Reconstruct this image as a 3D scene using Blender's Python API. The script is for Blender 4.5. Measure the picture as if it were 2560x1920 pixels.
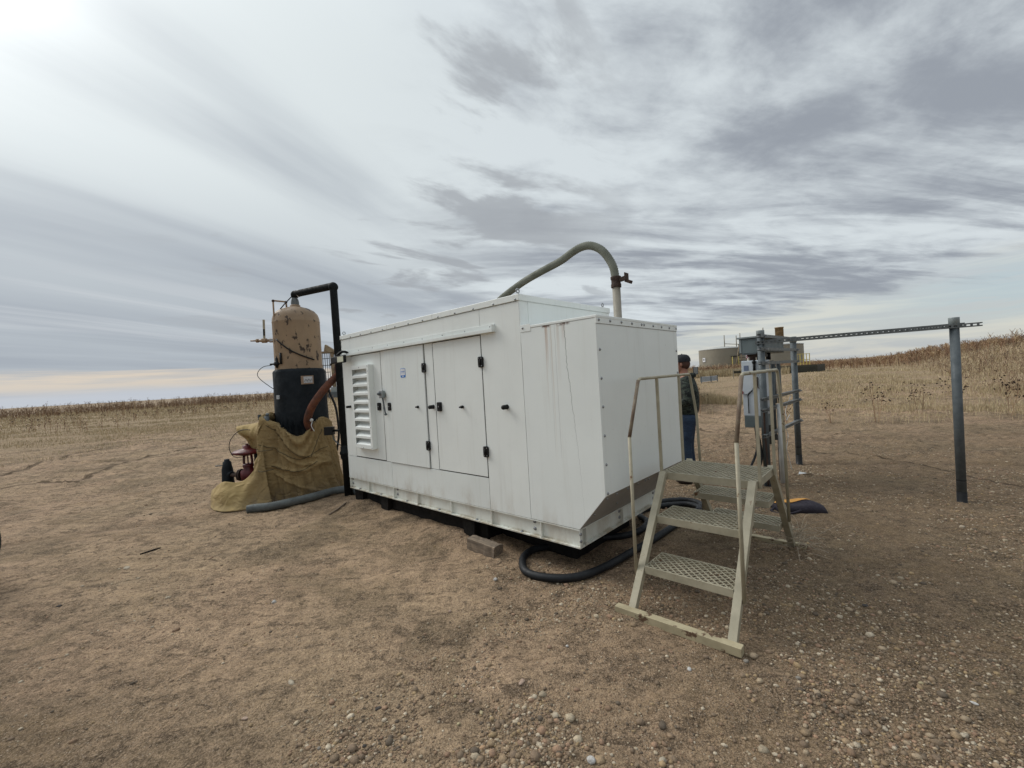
import bpy, math, random
import numpy as np
from mathutils import Vector, Matrix
rnd = random.Random(7); nr = np.random.RandomState(11)
for o in list(bpy.data.objects): bpy.data.objects.remove(o)
S = bpy.context.scene; COL = S.collection
R = math.radians
# ------------------------------------------------------------------ camera
CAMH = 1.6; PITCH = 0.0124; ROLL = 0.0588
cd = bpy.data.cameras.new('camera'); cam = bpy.data.objects.new('camera', cd); COL.objects.link(cam)
cd.sensor_fit = 'HORIZONTAL'; cd.sensor_width = 36.0; cd.lens = 1069.28/2560*36.0
cd.clip_start = 0.05; cd.clip_end = 20000
_r = Vector((1, 0, 0)); _u = Vector((0, math.sin(PITCH), math.cos(PITCH))); _f = Vector((0, math.cos(PITCH), -math.sin(PITCH)))
cx = _r*math.cos(ROLL) - _u*math.sin(ROLL); cy = _r*math.sin(ROLL) + _u*math.cos(ROLL)
M = Matrix((cx, cy, -_f)).transposed().to_4x4(); M.translation = (0, 0, CAMH)
cam.matrix_world = M; S.camera = cam
# ------------------------------------------------------------------ node helper
class NT:
    def __init__(s, tree): s.t = tree; s.n = tree.nodes; s.l = tree.links
    def _in(s, sock, v):
        if v is None: return
        if isinstance(v, bpy.types.NodeSocket): s.l.new(v, sock)
        else:
            if sock.type == 'RGBA' and len(v) == 3: v = (*v, 1)
            sock.default_value = v
    def m(s, op, a, b=None, c=None, clamp=False):
        x = s.n.new('ShaderNodeMath'); x.operation = op; x.use_clamp = clamp
        s._in(x.inputs[0], a); s._in(x.inputs[1], b); s._in(x.inputs[2], c); return x.outputs[0]
    def add(s, a, b): return s.m('ADD', a, b)
    def sub(s, a, b): return s.m('SUBTRACT', a, b)
    def mul(s, a, b): return s.m('MULTIPLY', a, b)
    def ss(s, v, a, b, t0=0.0, t1=1.0):
        x = s.n.new('ShaderNodeMapRange'); x.interpolation_type = 'SMOOTHSTEP'
        s._in(x.inputs[0], v); s._in(x.inputs[1], a); s._in(x.inputs[2], b); s._in(x.inputs[3], t0); s._in(x.inputs[4], t1)
        return x.outputs[0]
    def mix(s, f, a, b, mode='MIX'):
        x = s.n.new('ShaderNodeMix'); x.data_type = 'RGBA'; x.blend_type = mode
        s._in(x.inputs[0], f); s._in(x.inputs[6], a); s._in(x.inputs[7], b); return x.outputs[2]
    def noise(s, vec, scale, det=5, rough=.5, dist=0, col=False):
        x = s.n.new('ShaderNodeTexNoise'); s._in(x.inputs['Vector'], vec); s._in(x.inputs['Scale'], scale)
        s._in(x.inputs['Detail'], det); s._in(x.inputs['Roughness'], rough); s._in(x.inputs['Distortion'], dist)
        return x.outputs['Color' if col else 'Fac']
    def vor(s, vec, scale, out='Distance', feat='F1', rand=1.0):
        x = s.n.new('ShaderNodeTexVoronoi'); x.feature = feat; s._in(x.inputs['Vector'], vec); s._in(x.inputs['Scale'], scale)
        s._in(x.inputs['Randomness'], rand); return x.outputs[out]
    def xyz(s, v):
        x = s.n.new('ShaderNodeSeparateXYZ'); s._in(x.inputs[0], v); return x.outputs
    def comb(s, a, b, c):
        x = s.n.new('ShaderNodeCombineXYZ'); s._in(x.inputs[0], a); s._in(x.inputs[1], b); s._in(x.inputs[2], c); return x.outputs[0]
    def vm(s, v, mul, addv=(0, 0, 0)):
        x = s.n.new('ShaderNodeVectorMath'); x.operation = 'MULTIPLY_ADD'; s._in(x.inputs[0], v); x.inputs[1].default_value = mul; x.inputs[2].default_value = addv
        return x.outputs[0]
    def coord(s, which='Object'):
        return s.n.new('ShaderNodeTexCoord').outputs[which]
# ------------------------------------------------------------------ world
SUN_AZ = R(-63); SUN_EL = R(42)      # azimuth from +Y, negative to the left
W = bpy.data.worlds.new('World'); S.world = W; W.use_nodes = True
wt = NT(W.node_tree); W.node_tree.nodes.clear()
out = wt.n.new('ShaderNodeOutputWorld'); bg = wt.n.new('ShaderNodeBackground'); wt.l.new(bg.outputs[0], out.inputs[0])
sky = wt.n.new('ShaderNodeTexSky'); sky.sky_type = 'NISHITA'; sky.sun_disc = False
sky.sun_elevation = SUN_EL; sky.sun_rotation = SUN_AZ; sky.air_density = 1.0; sky.dust_density = 2.0
bg.inputs[1].default_value = 0.1
d = wt.coord('Generated'); X, Y, Z = wt.xyz(d)
zz = wt.m('MAXIMUM', Z, 0.0)
el = wt.mul(wt.m('ARCSINE', Z), 57.2958)
az = wt.mul(wt.m('ARCTAN2', X, Y), 57.2958)
zd = wt.add(zz, 0.10)
px = wt.m('DIVIDE', X, zd); py = wt.m('DIVIDE', Y, zd)
P = wt.comb(px, py, 0.0)
def rotsc(ang, sx, sy, ox=0., oy=0.):
    c, s_ = math.cos(ang), math.sin(ang)
    a = wt.add(wt.mul(wt.add(wt.mul(px, c), wt.mul(py, s_)), sx), ox)
    b = wt.add(wt.mul(wt.add(wt.mul(px, -s_), wt.mul(py, c)), sy), oy)
    return wt.comb(a, b, 0.3)
leftw = wt.ss(az, 8, -22)
# left side: long smooth streaks running to a vanishing point ahead
PL_ = rotsc(R(66), 0.22, 1.0, 3.1, 0.4)
nl = wt.noise(PL_, 1.25, 6, .5, .35)
nl2 = wt.noise(rotsc(R(62), 0.10, 0.55, 1.3, 6.2), 1.6, 3, .45, .2)
# right side: lumpy rows
PR_ = rotsc(R(8), 0.42, 1.7, 5.7, 1.9)
nrr = wt.noise(PR_, 1.2, 10, .60, .55)
nr3 = wt.noise(rotsc(R(14), 1.3, 3.0, 2.2, 8.9), 1.5, 9, .62, .4)
nr2 = wt.noise(rotsc(R(20), 0.9, 1.0, 9.1, 4.4), 0.8, 5, .5, .3)
fr = wt.add(wt.add(wt.mul(nrr, 0.52), wt.mul(nr2, 0.26)), wt.mul(nr3, 0.22))
fl = wt.add(wt.mul(nl, 0.5), wt.mul(nl2, 0.5))
clump = wt.add(wt.mul(wt.noise(rotsc(R(25), .75, 1.25, 3.3, 6.6), 1.05, 10, .57, .35), .70), wt.mul(wt.noise(rotsc(R(25), 1.2, 1.6, 8.3, 1.6), 2.3, 8, .6, .3), .30))
fr = wt.m('MULTIPLY_ADD', wt.sub(clump, fr), wt.ss(el, 12, 26, 0.0, 0.72), fr)
dr = wt.ss(wt.add(fr, wt.mul(wt.ss(az, 5, 35), .015)), 0.42, 0.575); dl_ = wt.ss(fl, 0.40, 0.62)
colR = wt.mix(dr, (6.3, 6.85, 7.15), (2.95, 3.25, 3.7))
colL = wt.mix(dl_, (6.4, 6.95, 7.15), (3.45, 3.85, 4.35))
# grey mass low on the left
lowL = wt.mul(wt.ss(el, 26, 8), wt.ss(az, -2, -30))
colL = wt.mix(wt.mul(lowL, 0.75), colL, (3.4, 3.8, 4.3))
cloud = wt.mix(leftw, colR, colL)
# isolated darker tufts mid sky
tuft = wt.noise(rotsc(R(40), 0.8, 1.7, 2.2, 7.7), 1.5, 7, .55, .4)
tm = wt.mul(wt.mul(wt.ss(tuft, 0.53, 0.63), wt.ss(az, -48, -20)), wt.ss(az, 24, 4))
cloud = wt.mix(wt.mul(tm, 0.8), cloud, (3.4, 3.65, 3.95))
# warm thin bands near the horizon
b1 = wt.noise(wt.comb(wt.mul(az, 0.05), wt.mul(el, 0.9), 0.0), 1.0, 6, .55, .3)
warmL = wt.mul(wt.mul(wt.ss(wt.add(el, wt.mul(b1, 3.0)), 4.7, 3.9), wt.ss(az, 6, -8)), wt.ss(el, 0.2, 2.6, 0.35, 1.0))
cloud = wt.mix(wt.mul(warmL, wt.ss(wt.noise(wt.comb(wt.mul(az, .09), wt.mul(el, 1.6), 5.0), 1.0, 6, .6, .4), .3, .6, .45, 1.0)), cloud, (6.6, 5.75, 4.75))
blueL = wt.mul(wt.ss(el, 1.7, 0.5), wt.ss(az, 4, -8))
cloud = wt.mix(wt.mul(blueL, 0.7), cloud, (4.9, 5.4, 6.2))
edge = wt.ss(az, 8, 58, 4.4, 9.0)
clr = wt.m('SUBTRACT', edge, wt.add(el, wt.mul(wt.sub(nrr, 0.5), 9.0)))
clr = wt.mul(wt.ss(clr, -0.6, 1.8), wt.ss(az, 2, 16))
b2 = wt.noise(wt.comb(wt.mul(az, 0.06), wt.mul(el, 0.55), 2.0), 1.3, 7, .6, .4)
skyc = wt.mix(wt.ss(b2, .38, .62), (7.2, 7.15, 6.6), (5.6, 5.9, 6.1))
bl = wt.mul(wt.mul(wt.ss(az, 36, 50), wt.ss(b2, .60, .50)), wt.mul(wt.ss(el, 2.0, 4.0), wt.ss(el, 9.0, 6.0)))
blue_sky = wt.mix(1.0, sky.outputs[0], (1.0, 1.05, 1.0), 'MULTIPLY')
skyc = wt.mix(wt.mul(bl, 0.65), skyc, (4.6, 5.7, 6.4))
skyc = wt.mix(0.25, skyc, blue_sky)
st1 = wt.noise(rotsc(R(70), .16, 1.9, 4.1, 3.3), 1.1, 7, .55, .3)
cloud = wt.mix(wt.mul(wt.mul(wt.ss(st1, .50, .66), .40), wt.mul(wt.mul(wt.ss(az, 0, -14), wt.ss(el, 19, 12)), wt.ss(el, 3, 6))), cloud, (2.9, 3.25, 3.75))
cloud = wt.mix(wt.mul(wt.mul(wt.ss(st1, .46, .34), .38), wt.mul(wt.mul(wt.ss(az, 0, -14), wt.ss(el, 14, 10)), wt.ss(el, 3, 6))), cloud, (5.9, 6.2, 6.5))
cloud = wt.mix(clr, cloud, skyc)
# glow round the veiled sun, zenith slightly brighter as under any overcast
sd = (math.sin(SUN_AZ)*math.cos(SUN_EL), math.cos(SUN_AZ)*math.cos(SUN_EL), math.sin(SUN_EL))
dot = wt.add(wt.add(wt.mul(X, sd[0]), wt.mul(Y, sd[1])), wt.mul(Z, sd[2]))
g1 = wt.m('POWER', wt.m('MAXIMUM', dot, 0.0), 14.0)
g2 = wt.m('POWER', wt.m('MAXIMUM', dot, 0.0), 60.0)
g3 = wt.m('POWER', wt.m('MAXIMUM', dot, 0.0), 3.5)
gl = wt.add(wt.add(wt.mul(g1, 2.4), wt.mul(g2, 30.0)), wt.mul(g3, 0.6))
gcol = wt.mix(1.0, (1.0, 1.0, 0.97), wt.comb(gl, gl, gl), 'MULTIPLY')
zen = wt.ss(el, 34, 90, 1.0, 2.5)
cloud = wt.mix(1.0, cloud, wt.comb(zen, zen, zen), 'MULTIPLY')
cloud = wt.mix(1.0, cloud, gcol, 'ADD')
cloud = wt.mix(wt.ss(el, -0.5, -6), cloud, (1.8, 1.45, 1.15))
wt.l.new(cloud, bg.inputs[0])
W.cycles.sampling_method = 'MANUAL'; W.cycles.sample_map_resolution = 512
# ------------------------------------------------------------------ sun
sl = bpy.data.lights.new('sun', 'SUN'); sl.energy = 1.5; sl.angle = R(30); sl.color = (1.0, 0.96, 0.9)
so = bpy.data.objects.new('sun', sl); COL.objects.link(so)
so.rotation_euler = Vector(sd).to_track_quat('Z', 'Y').to_euler()
S.view_settings.view_transform = 'Standard'; S.view_settings.look = 'None'
S.view_settings.exposure = 0.08; S.view_settings.gamma = 1.0; S.view_settings.use_curve_mapping = False
# ------------------------------------------------------------------ materials
def newmat(name):
    m = bpy.data.materials.new(name); m.use_nodes = True; t = NT(m.node_tree)
    return m, t, m.node_tree.nodes['Principled BSDF']
def setb(b, rough=.6, metal=0, spec=None):
    b.inputs['Roughness'].default_value = rough; b.inputs['Metallic'].default_value = metal
    if spec is not None: b.inputs['Specular IOR Level'].default_value = spec
def bump(t, b, h, dist, strength=1.0):
    x = t.n.new('ShaderNodeBump'); x.inputs['Distance'].default_value = dist; x.inputs['Strength'].default_value = strength
    t.l.new(h, x.inputs['Height']); t.l.new(x.outputs[0], b.inputs['Normal'])
def pm(name, c1, c2=None, scale=6, rough=.6, metal=0, bmp=0, bscale=40, rust=None, rustamt=.62, rscale=9, stretch=(1, 1, 1), spec=None, rustcol=(.09, .035, .018)):
    m, t, b = newmat(name); setb(b, rough, metal, spec)
    co = t.vm(t.coord('Object'), stretch)
    c2 = c2 or tuple(x*.8 for x in c1)
    f = t.noise(co, scale, 6, .6)
    c = t.mix(t.ss(f, .3, .7), c1, c2)
    if rust:
        rn = t.noise(co, rscale, 8, .65)
        c = t.mix(t.ss(rn, rustamt, rustamt+.06), c, rustcol)
    t.l.new(c, b.inputs['Base Color'])
    rr = t.noise(co, scale*3, 4, .6); t.l.new(t.ss(rr, .2, .8, rough*.8, min(1, rough*1.2)), b.inputs['Roughness'])
    if bmp: bump(t, b, t.noise(co, bscale, 5, .6), bmp)
    return m
MT = {}
MT['steel'] = pm('zinc_steel', (.34, .35, .36), (.24, .25, .26), 25, .45, .7)
MT['galv'] = pm('galvanised_steel', (.125, .142, .15), (.085, .10, .108), 12, .6, .15, .001, 60, spec=.3)
MT['galvl'] = pm('galvanised_strut', (.17, .18, .18), (.10, .11, .11), 14, .5, .4)
MT['coupling'] = pm('pipe_coupling_grey', (.30, .33, .33), (.22, .25, .25), 20, .5, .2)
MT['black'] = pm('black_plastic', (.007, .007, .0075), (.011, .011, .0115), 10, .5, spec=.25)
MT['blackpipe'] = pm('black_pipe_wrap', (.005, .0065, .007), (.010, .012, .0125), 7, .75, 0, .004, 25, spec=.2)
MT['blackwrap'] = pm('black_foam_wrap', (.006, .009, .012), (.013, .017, .021), 5, .7, 0, .012, 7, spec=.2)
MT['blackrub'] = pm('black_rubber_hose', (.008, .009, .011), (.018, .020, .022), 9, .55, 0, .001, 60, spec=.3)
MT['blackskid'] = pm('black_skid_paint', (.006, .0055, .005), (.014, .012, .010), 6, .8, 0, .002, 30, spec=.2)
MT['greybox'] = pm('grey_cabinet_paint', (.16, .195, .20), (.12, .15, .155), 4, .55)
MT['greylid'] = pm('grey_lid_paint', (.28, .31, .31), (.22, .25, .25), 6, .5)
MT['whitecab'] = pm('white_cabinet_paint', (.60, .64, .68), (.48, .53, .58), 3, .5)
MT['olivecord'] = pm('dark_cord', (.08, .06, .03), None, 20, .9)
MT['whitepvc'] = pm('white_pvc', (.6, .6, .58), (.5, .5, .48), 8, .5)
MT['tan'] = pm('tan_tank_paint', (.35, .245, .150), (.25, .172, .105), 2.2, .6, 0, .002, 30, True, .565, 8, (1.2, 1.2, .8), rustcol=(.045, .028, .018))
MT['tanclean'] = pm('tan_pipe_paint', (.36, .25, .155), (.25, .17, .11), 14, .6, 0, 0, 30, True, .62, 22)
MT['rusty'] = pm('rust_brown_steel', (.065, .034, .022), (.035, .022, .017), 14, .85, 0, .002, 60)
MT['rusthose'] = pm('rusty_flex_hose', (.17, .055, .025), (.07, .03, .02), 9, .85, 0, .002, 50)
MT['red'] = pm('red_valve_paint', (.15, .010, .014), (.05, .006, .008), 10, .5, 0, .001, 60)
MT['stair'] = pm('olive_tan_paint', (.40, .36, .262), (.30, .27, .192), 9, .6, 0, .0006, 90, True, .625, 12, rustcol=(.14, .07, .03))
MT['stairrust'] = pm('worn_handrail', (.12, .075, .05), (.24, .20, .14), 10, .7, 0, .001, 90)
MT['beam'] = pm('rusty_ground_beam', (.42, .36, .23), (.32, .27, .17), 10, .7, 0, .001, 60, True, .56, 13, rustcol=(.10, .055, .03))
MT['wood'] = pm('weathered_wood', (.26, .20, .14), (.13, .10, .075), 5, .9, 0, .006, 20, stretch=(1, 9, 9))
MT['hoseg'] = pm('ribbed_grey_hose', (.115, .128, .125), (.075, .082, .08), 12, .7)
MT['hosegr'] = pm('weathered_flex_hose', (.115, .12, .09), (.20, .205, .17), 3, .8, 0, .001, 60, True, .66, 7, rustcol=(.05, .045, .035))
MT['stack'] = pm('weathered_pipe', (.33, .30, .245), (.24, .22, .175), 10, .6, 0, 0, 30, True, .68, 10, (1, 1, .4), rustcol=(.16, .10, .06))
MT['tyre'] = pm('tyre_rubber', (.010, .010, .010), (.02, .02, .02), 20, .8)
MT['yellow'] = pm('yellow_paint', (.62, .50, .13), (.5, .40, .12), 10, .6)
MT['far'] = pm('beige_tank_paint', (.28, .255, .20), (.24, .22, .175), .35, .7, 0, 0, 1)
MT['farroof'] = pm('pale_tank_roof', (.45, .45, .42), (.4, .4, .38), .3, .6)
MT['darkcont'] = pm('dark_green_panels', (.035, .035, .024), (.025, .025, .018), 1, .7)
MT['brownstack'] = pm('brown_stack_paint', (.26, .17, .08), (.16, .11, .06), 2, .8)
MT['jack'] = pm('beige_pumpjack_paint', (.30, .24, .15), (.16, .11, .07), 1.2, .7)
MT['cap'] = pm('black_cap_cloth', (.012, .013, .017), (.018, .02, .025), 40, .9)
MT['skin'] = pm('skin', (.36, .17, .11), (.30, .13, .085), 12, .5)
MT['hair'] = pm('brown_hair', (.09, .035, .02), (.05, .02, .012), 60, .7)
MT['jeans'] = pm('blue_jeans', (.012, .026, .055), (.026, .048, .088), 9, .9, 0, .012, 9, stretch=(1, 1, 2.2))
MT['shoe'] = pm('dark_boot', (.03, .02, .015), None, 20, .7)
MT['glass'] = pm('dark_glass', (.015, .017, .02), None, 5, .08)
MT['mirror'] = pm('mirror_glass', (.30, .31, .30), (.26, .27, .26), 5, .25, .3)
MT['lens'] = pm('lamp_lens', (.62, .62, .46), (.55, .55, .42), 30, .3)
MT['white'] = pm('plain_white', (.82, .83, .86), None, 10, .5)
MT['bluep'] = pm('blue_print', (.02, .20, .62), (.015, .16, .50), 10, .5)
MT['greyp'] = pm('grey_print', (.16, .20, .30), None, 10, .5)
MT['redp'] = pm('red_print', (.42, .03, .05), None, 10, .5)
MT['orange'] = pm('orange_cloth', (.55, .27, .06), (.48, .23, .05), 10, .8)
MT['bagc'] = pm('black_bag_cloth', (.014, .010, .018), (.022, .018, .026), 20, .85, 0, .006, 14)
MT['truck'] = pm('dark_truck_paint', (.015, .015, .018), None, 5, .25)
MT['paper'] = pm('faded_label', (.52, .53, .54), (.35, .36, .38), 40, .5)
MT['plate'] = pm('tan_plate', (.30, .20, .13), None, 40, .6)
# camouflage jacket
m, t, b = newmat('camouflage_jacket'); setb(b, .95); MT['camo'] = m
co = t.vm(t.coord('Object'), (1, 1, 2.0)); n1 = t.noise(co, 11, 5, .6, .8); n2 = t.noise(co, 17, 4, .6, 1.5)
c = t.mix(t.ss(n1, .47, .53), (.008, .010, .010), (.035, .045, .035)); c = t.mix(t.ss(n2, .57, .62), c, (.075, .085, .068)); t.l.new(c, b.inputs['Base Color'])
bump(t, b, t.noise(co, 8, 4, .5), .02)
# white enclosure paint with the dirt and rust runs of this machine
def white_mat(name, c1=(.85, .88, .85), dirty=.7, runs=False, base=False):
    m, t, b = newmat(name); setb(b, .42)
    o = t.coord('Object'); x, y, z = t.xyz(o)
    n = t.noise(o, 1.4, 6, .6); c = t.mix(t.ss(n, .3, .75), c1, tuple(v*.93 for v in c1))
    v = t.noise(t.vm(o, (14, 14, .9)), 1.0, 5, .6); c = t.mix(t.mul(t.ss(v, .52, .8), .28*dirty), c, (.46, .44, .38))
    sp = t.noise(o, 45, 3, .6); c = t.mix(t.mul(t.ss(sp, .68, .76), .35*dirty), c, (.30, .28, .24))
    low = t.mul(t.ss(z, .62, .36), t.ss(t.noise(t.vm(o, (5, 5, 2)), 1.0, 6, .65), .45, .7)); c = t.mix(t.mul(low, .55*dirty), c, (.42, .35, .26))
    if base:
        bd = t.mul(t.ss(z, .275, .24), t.ss(t.noise(o, 7, 6, .7), .38, .6)); c = t.mix(t.mul(bd, .8), c, (.33, .26, .16))
    if runs:
        wob = t.mul(t.sub(t.noise(t.comb(0.0, 0.0, t.mul(z, 5.0)), 1.0, 6, .75), .5), .13)
        tot = None
        for (yc, wd, st, ln, colr) in ((.215, .022, .50, .45, (.38, .17, .07)), (.17, .010, .35, 1.3, (.42, .30, .2)), (.225, .004, .5, .9, (.4, .25, .15)), (.10, .02, .30, .6, (.42, .3, .2)), (.045, .03, .30, .22, (.40, .20, .10))):
            dd = t.m('ABSOLUTE', t.sub(t.sub(y, yc), t.mul(wob, .12)))
            k = t.mul(t.ss(dd, wd, wd*.25), t.ss(z, 2.02-ln, 2.03)); k = t.mul(k, t.ss(t.noise(t.vm(o, (1, 90, 2)), 1.0, 3, .6), .3, .55, .45, 1.0))
            c = t.mix(t.mul(k, st), c, colr)
        # dark crawling line
        yl = t.add(t.ss(z, 2.0, .5, .035, -.055), t.mul(wob, .5))
        dd = t.m('ABSOLUTE', t.sub(y, yl)); dd = t.add(dd, t.mul(t.ss(z, 1.9, .6), .0012)); k = t.mul(t.ss(dd, .0034, .0012), t.ss(z, .5, 1.7, .18, .80)); c = t.mix(k, c, (.10, .10, .09))
        for yy, stt in ((.13, .30), (.185, .22)):
            dd = t.m('ABSOLUTE', t.sub(y, t.add(yy, t.mul(wob, .2)))); c = t.mix(t.mul(t.mul(t.ss(dd, .004, .0015), stt), t.ss(z, .85, 1.1)), c, (.25, .24, .22))
        # rust patch under the rail
        for (yc, w_) in ((.045, .075), (.215, .05)):
            e = t.m('ABSOLUTE', t.sub(y, yc)); k = t.mul(t.ss(e, w_, w_*.5), t.ss(z, 1.985, 2.012)); k = t.mul(k, t.ss(t.noise(o, 40, 4, .6), .35, .55)); c = t.mix(k, c, (.10, .035, .015))
    t.l.new(c, b.inputs['Base Color']); bump(t, b, t.noise(o, 1.2, 3, .5), .012, .35)
    return m
MT['w'] = white_mat('white_enclosure_paint'); MT['wd'] = white_mat('white_paint_dusty', (.80, .835, .81), 1.0)
MT['wr'] = white_mat('white_paint_with_rust_runs', (.83, .865, .84), .5, True); MT['wb'] = white_mat('white_base_frame_paint', (.78, .80, .74), .8, False, True)
MT['gap_shade'] = pm('door_gap_shade', (.03, .03, .03), None, 5, .8)  # near black, paints the shade inside the door gaps
MT['und'] = pm('shaded_white_underside', (.44, .42, .40), (.36, .345, .33), 2.0, .45, .25)  # white hood paint with the shade of the slope put into its colour
# canvas tarp
m, t, b = newmat('olive_canvas'); setb(b, .95); MT['tarp'] = m
o = t.coord('Object'); n = t.noise(o, 2.0, 4, .5)
c = t.mix(t.ss(n, .35, .65), (.30, .21, .095), (.205, .142, .064)); x, y, z = t.xyz(o)
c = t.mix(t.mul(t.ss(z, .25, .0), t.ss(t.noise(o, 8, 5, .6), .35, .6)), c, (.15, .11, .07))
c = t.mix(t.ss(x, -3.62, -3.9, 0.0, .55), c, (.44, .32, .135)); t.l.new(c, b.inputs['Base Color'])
cr1 = t.m('ABSOLUTE', t.sub(t.noise(t.vm(o, (1.6, 1.6, 2.6), (3, 1, 2)), 1.9, 3, .5, 1.2), .5)); cr2 = t.m('ABSOLUTE', t.sub(t.noise(t.vm(o, (1, 1, 4.5), (7, 5, 1)), 3.0, 3, .5, .9), .5))
h = t.add(t.add(t.mul(t.ss(cr1, .0, .16), .5), t.mul(t.ss(cr2, .0, .12), .10)), t.mul(t.noise(o, 120, 2, .5), .008)); bump(t, b, h, .022, .75)
# ------------------------------------------------------------------ mesh builder
def vadd(a, b): return (a[0]+b[0], a[1]+b[1], a[2]+b[2])
class MB:
    def __init__(s): s.v = []; s.f = []; s.sm = []
    def add(s, vs, fs, smooth=False):
        k = len(s.v); s.v += [tuple(v) for v in vs]; s.f += [tuple(i+k for i in f) for f in fs]; s.sm += [smooth]*len(fs); return s
    def box(s, x0, y0, z0, x1, y1, z1):
        x0, x1 = sorted((x0, x1)); y0, y1 = sorted((y0, y1)); z0, z1 = sorted((z0, z1))
        return s.add([(x0, y0, z0), (x1, y0, z0), (x1, y1, z0), (x0, y1, z0), (x0, y0, z1), (x1, y0, z1), (x1, y1, z1), (x0, y1, z1)],
                     [(0, 3, 2, 1), (4, 5, 6, 7), (0, 1, 5, 4), (1, 2, 6, 5), (2, 3, 7, 6), (3, 0, 4, 7)])
    def bar(s, p, q, w, h, up=(0, 0, 1)):
        p = Vector(p); q = Vector(q); d = (q-p).normalized(); u = Vector(up); x = d.cross(u)
        if x.length < 1e-4: x = d.cross(Vector((1, 0, 0)))
        x.normalize(); u = x.cross(d); vs = []
        for c in (p, q):
            for a, b_ in ((-1, -1), (1, -1), (1, 1), (-1, 1)): vs.append(c + x*(a*w/2) + u*(b_*h/2))
        return s.add(vs, [(0, 3, 2, 1), (4, 5, 6, 7), (0, 1, 5, 4), (1, 2, 6, 5), (2, 3, 7, 6), (3, 0, 4, 7)])
    def tube(s, pts, r, n=10, caps=True, smooth=True):
        pts = [Vector(p) for p in pts]; m_ = len(pts); rr = r if isinstance(r, (list, tuple)) else [r]*m_
        vs = []; ref = None
        for i, p in enumerate(pts):
            a = pts[max(i-1, 0)]; c = pts[min(i+1, m_-1)]; d = (c-a).normalized()
            if ref is None: ref = Vector((0, 0, 1)) if abs(d.z) < .9 else Vector((1, 0, 0))
            x = ref - d*ref.dot(d); x.normalize(); y = d.cross(x); ref = x
            for k in range(n):
                t_ = 2*math.pi*k/n; vs.append(p + x*(math.cos(t_)*rr[i]) + y*(math.sin(t_)*rr[i]))
        fs = []
        for i in range(m_-1):
            for k in range(n): fs.append((i*n+k, i*n+(k+1) % n, (i+1)*n+(k+1) % n, (i+1)*n+k))
        s.add(vs, fs, smooth)
        if caps:
            kk = len(s.v)-len(vs); s.f.append(tuple(kk+k for k in reversed(range(n)))); s.f.append(tuple(kk+(m_-1)*n+k for k in range(n))); s.sm += [False, False]
        return s
    def cyl(s, p, q, r, n=16, smooth=True): return s.tube([p, q], r, n, True, smooth)
    def lathe(s, prof, c=(0, 0, 0), n=24, axis='z', smooth=True):
        vs = []
        for (r, z) in prof:
            for k in range(n):
                t_ = 2*math.pi*k/n; a, b_ = r*math.cos(t_), r*math.sin(t_)
                vs.append({'z': (a, b_, z), 'x': (z, a, b_), 'y': (b_, z, a)}[axis])
        vs = [vadd(v, c) for v in vs]
        fs = [(i*n+k, i*n+(k+1) % n, (i+1)*n+(k+1) % n, (i+1)*n+k) for i in range(len(prof)-1) for k in range(n)]
        s.add(vs, fs, smooth); return s
    def prism(s, poly, a0, a1, axis='x'):
        # poly: list of (u,v); extruded along axis
        def mk(a, u, v): return {'x': (a, u, v), 'y': (u, a, v), 'z': (u, v, a)}[axis]
        n = len(poly); vs = [mk(a0, *p) for p in poly]+[mk(a1, *p) for p in poly]
        fs = [tuple(range(n))[::-1], tuple(range(n, 2*n))]+[(i, (i+1) % n, n+(i+1) % n, n+i) for i in range(n)]
        return s.add(vs, fs)
    def sphere(s, c, r, n=12, m_=8, sc=(1, 1, 1)):
        prof = [(math.sin(math.pi*i/m_)*r+1e-5, -math.cos(math.pi*i/m_)*r) for i in range(m_+1)]
        k = len(s.v); s.lathe(prof, (0, 0, 0), n); s.v[k:] = [(v[0]*sc[0]+c[0], v[1]*sc[1]+c[1], v[2]*sc[2]+c[2]) for v in s.v[k:]]
        return s
    def torus(s, c, Rr, r, axis='x', n=20, m_=8):
        pts = []
        for i in range(n+1):
            t_ = 2*math.pi*i/n; a, b_ = Rr*math.cos(t_), Rr*math.sin(t_)
            pts.append(vadd(c, {'x': (0, a, b_), 'y': (a, 0, b_), 'z': (a, b_, 0)}[axis]))
        vs = []
        for i in range(n):
            t_ = 2*math.pi*i/n; er = {'x': (0, math.cos(t_), math.sin(t_)), 'y': (math.cos(t_), 0, math.sin(t_)), 'z': (math.cos(t_), math.sin(t_), 0)}[axis]
            ax = {'x': (1, 0, 0), 'y': (0, 1, 0), 'z': (0, 0, 1)}[axis]
            for k in range(m_):
                p_ = 2*math.pi*k/m_; vs.append(tuple(c[j]+er[j]*(Rr+r*math.cos(p_))+ax[j]*r*math.sin(p_) for j in range(3)))
        fs = [(i*m_+k, ((i+1) % n)*m_+k, ((i+1) % n)*m_+(k+1) % m_, i*m_+(k+1) % m_) for i in range(n) for k in range(m_)]
        return s.add(vs, fs, True)
    def mesh(s, name, mat):
        me = bpy.data.meshes.new(name); me.from_pydata(s.v, [], s.f)
        me.polygons.foreach_set('use_smooth', s.sm)
        if mat: me.materials.append(mat)
        me.update(); return me
    def build(s, name, mat, parent=None, bev=0, fixn=True):
        me = s.mesh(name, MT[mat] if isinstance(mat, str) else mat)
        if fixn:
            import bmesh
            bm = bmesh.new(); bm.from_mesh(me); bmesh.ops.recalc_face_normals(bm, faces=bm.faces); bm.to_mesh(me); bm.free()
        o = bpy.data.objects.new(name, me); COL.objects.link(o)
        if parent: o.parent = parent
        if bev:
            bv = o.modifiers.new('bevel', 'BEVEL'); bv.width = bev; bv.segments = 2; bv.limit_method = 'ANGLE'; bv.angle_limit = R(40)
        return o
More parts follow.
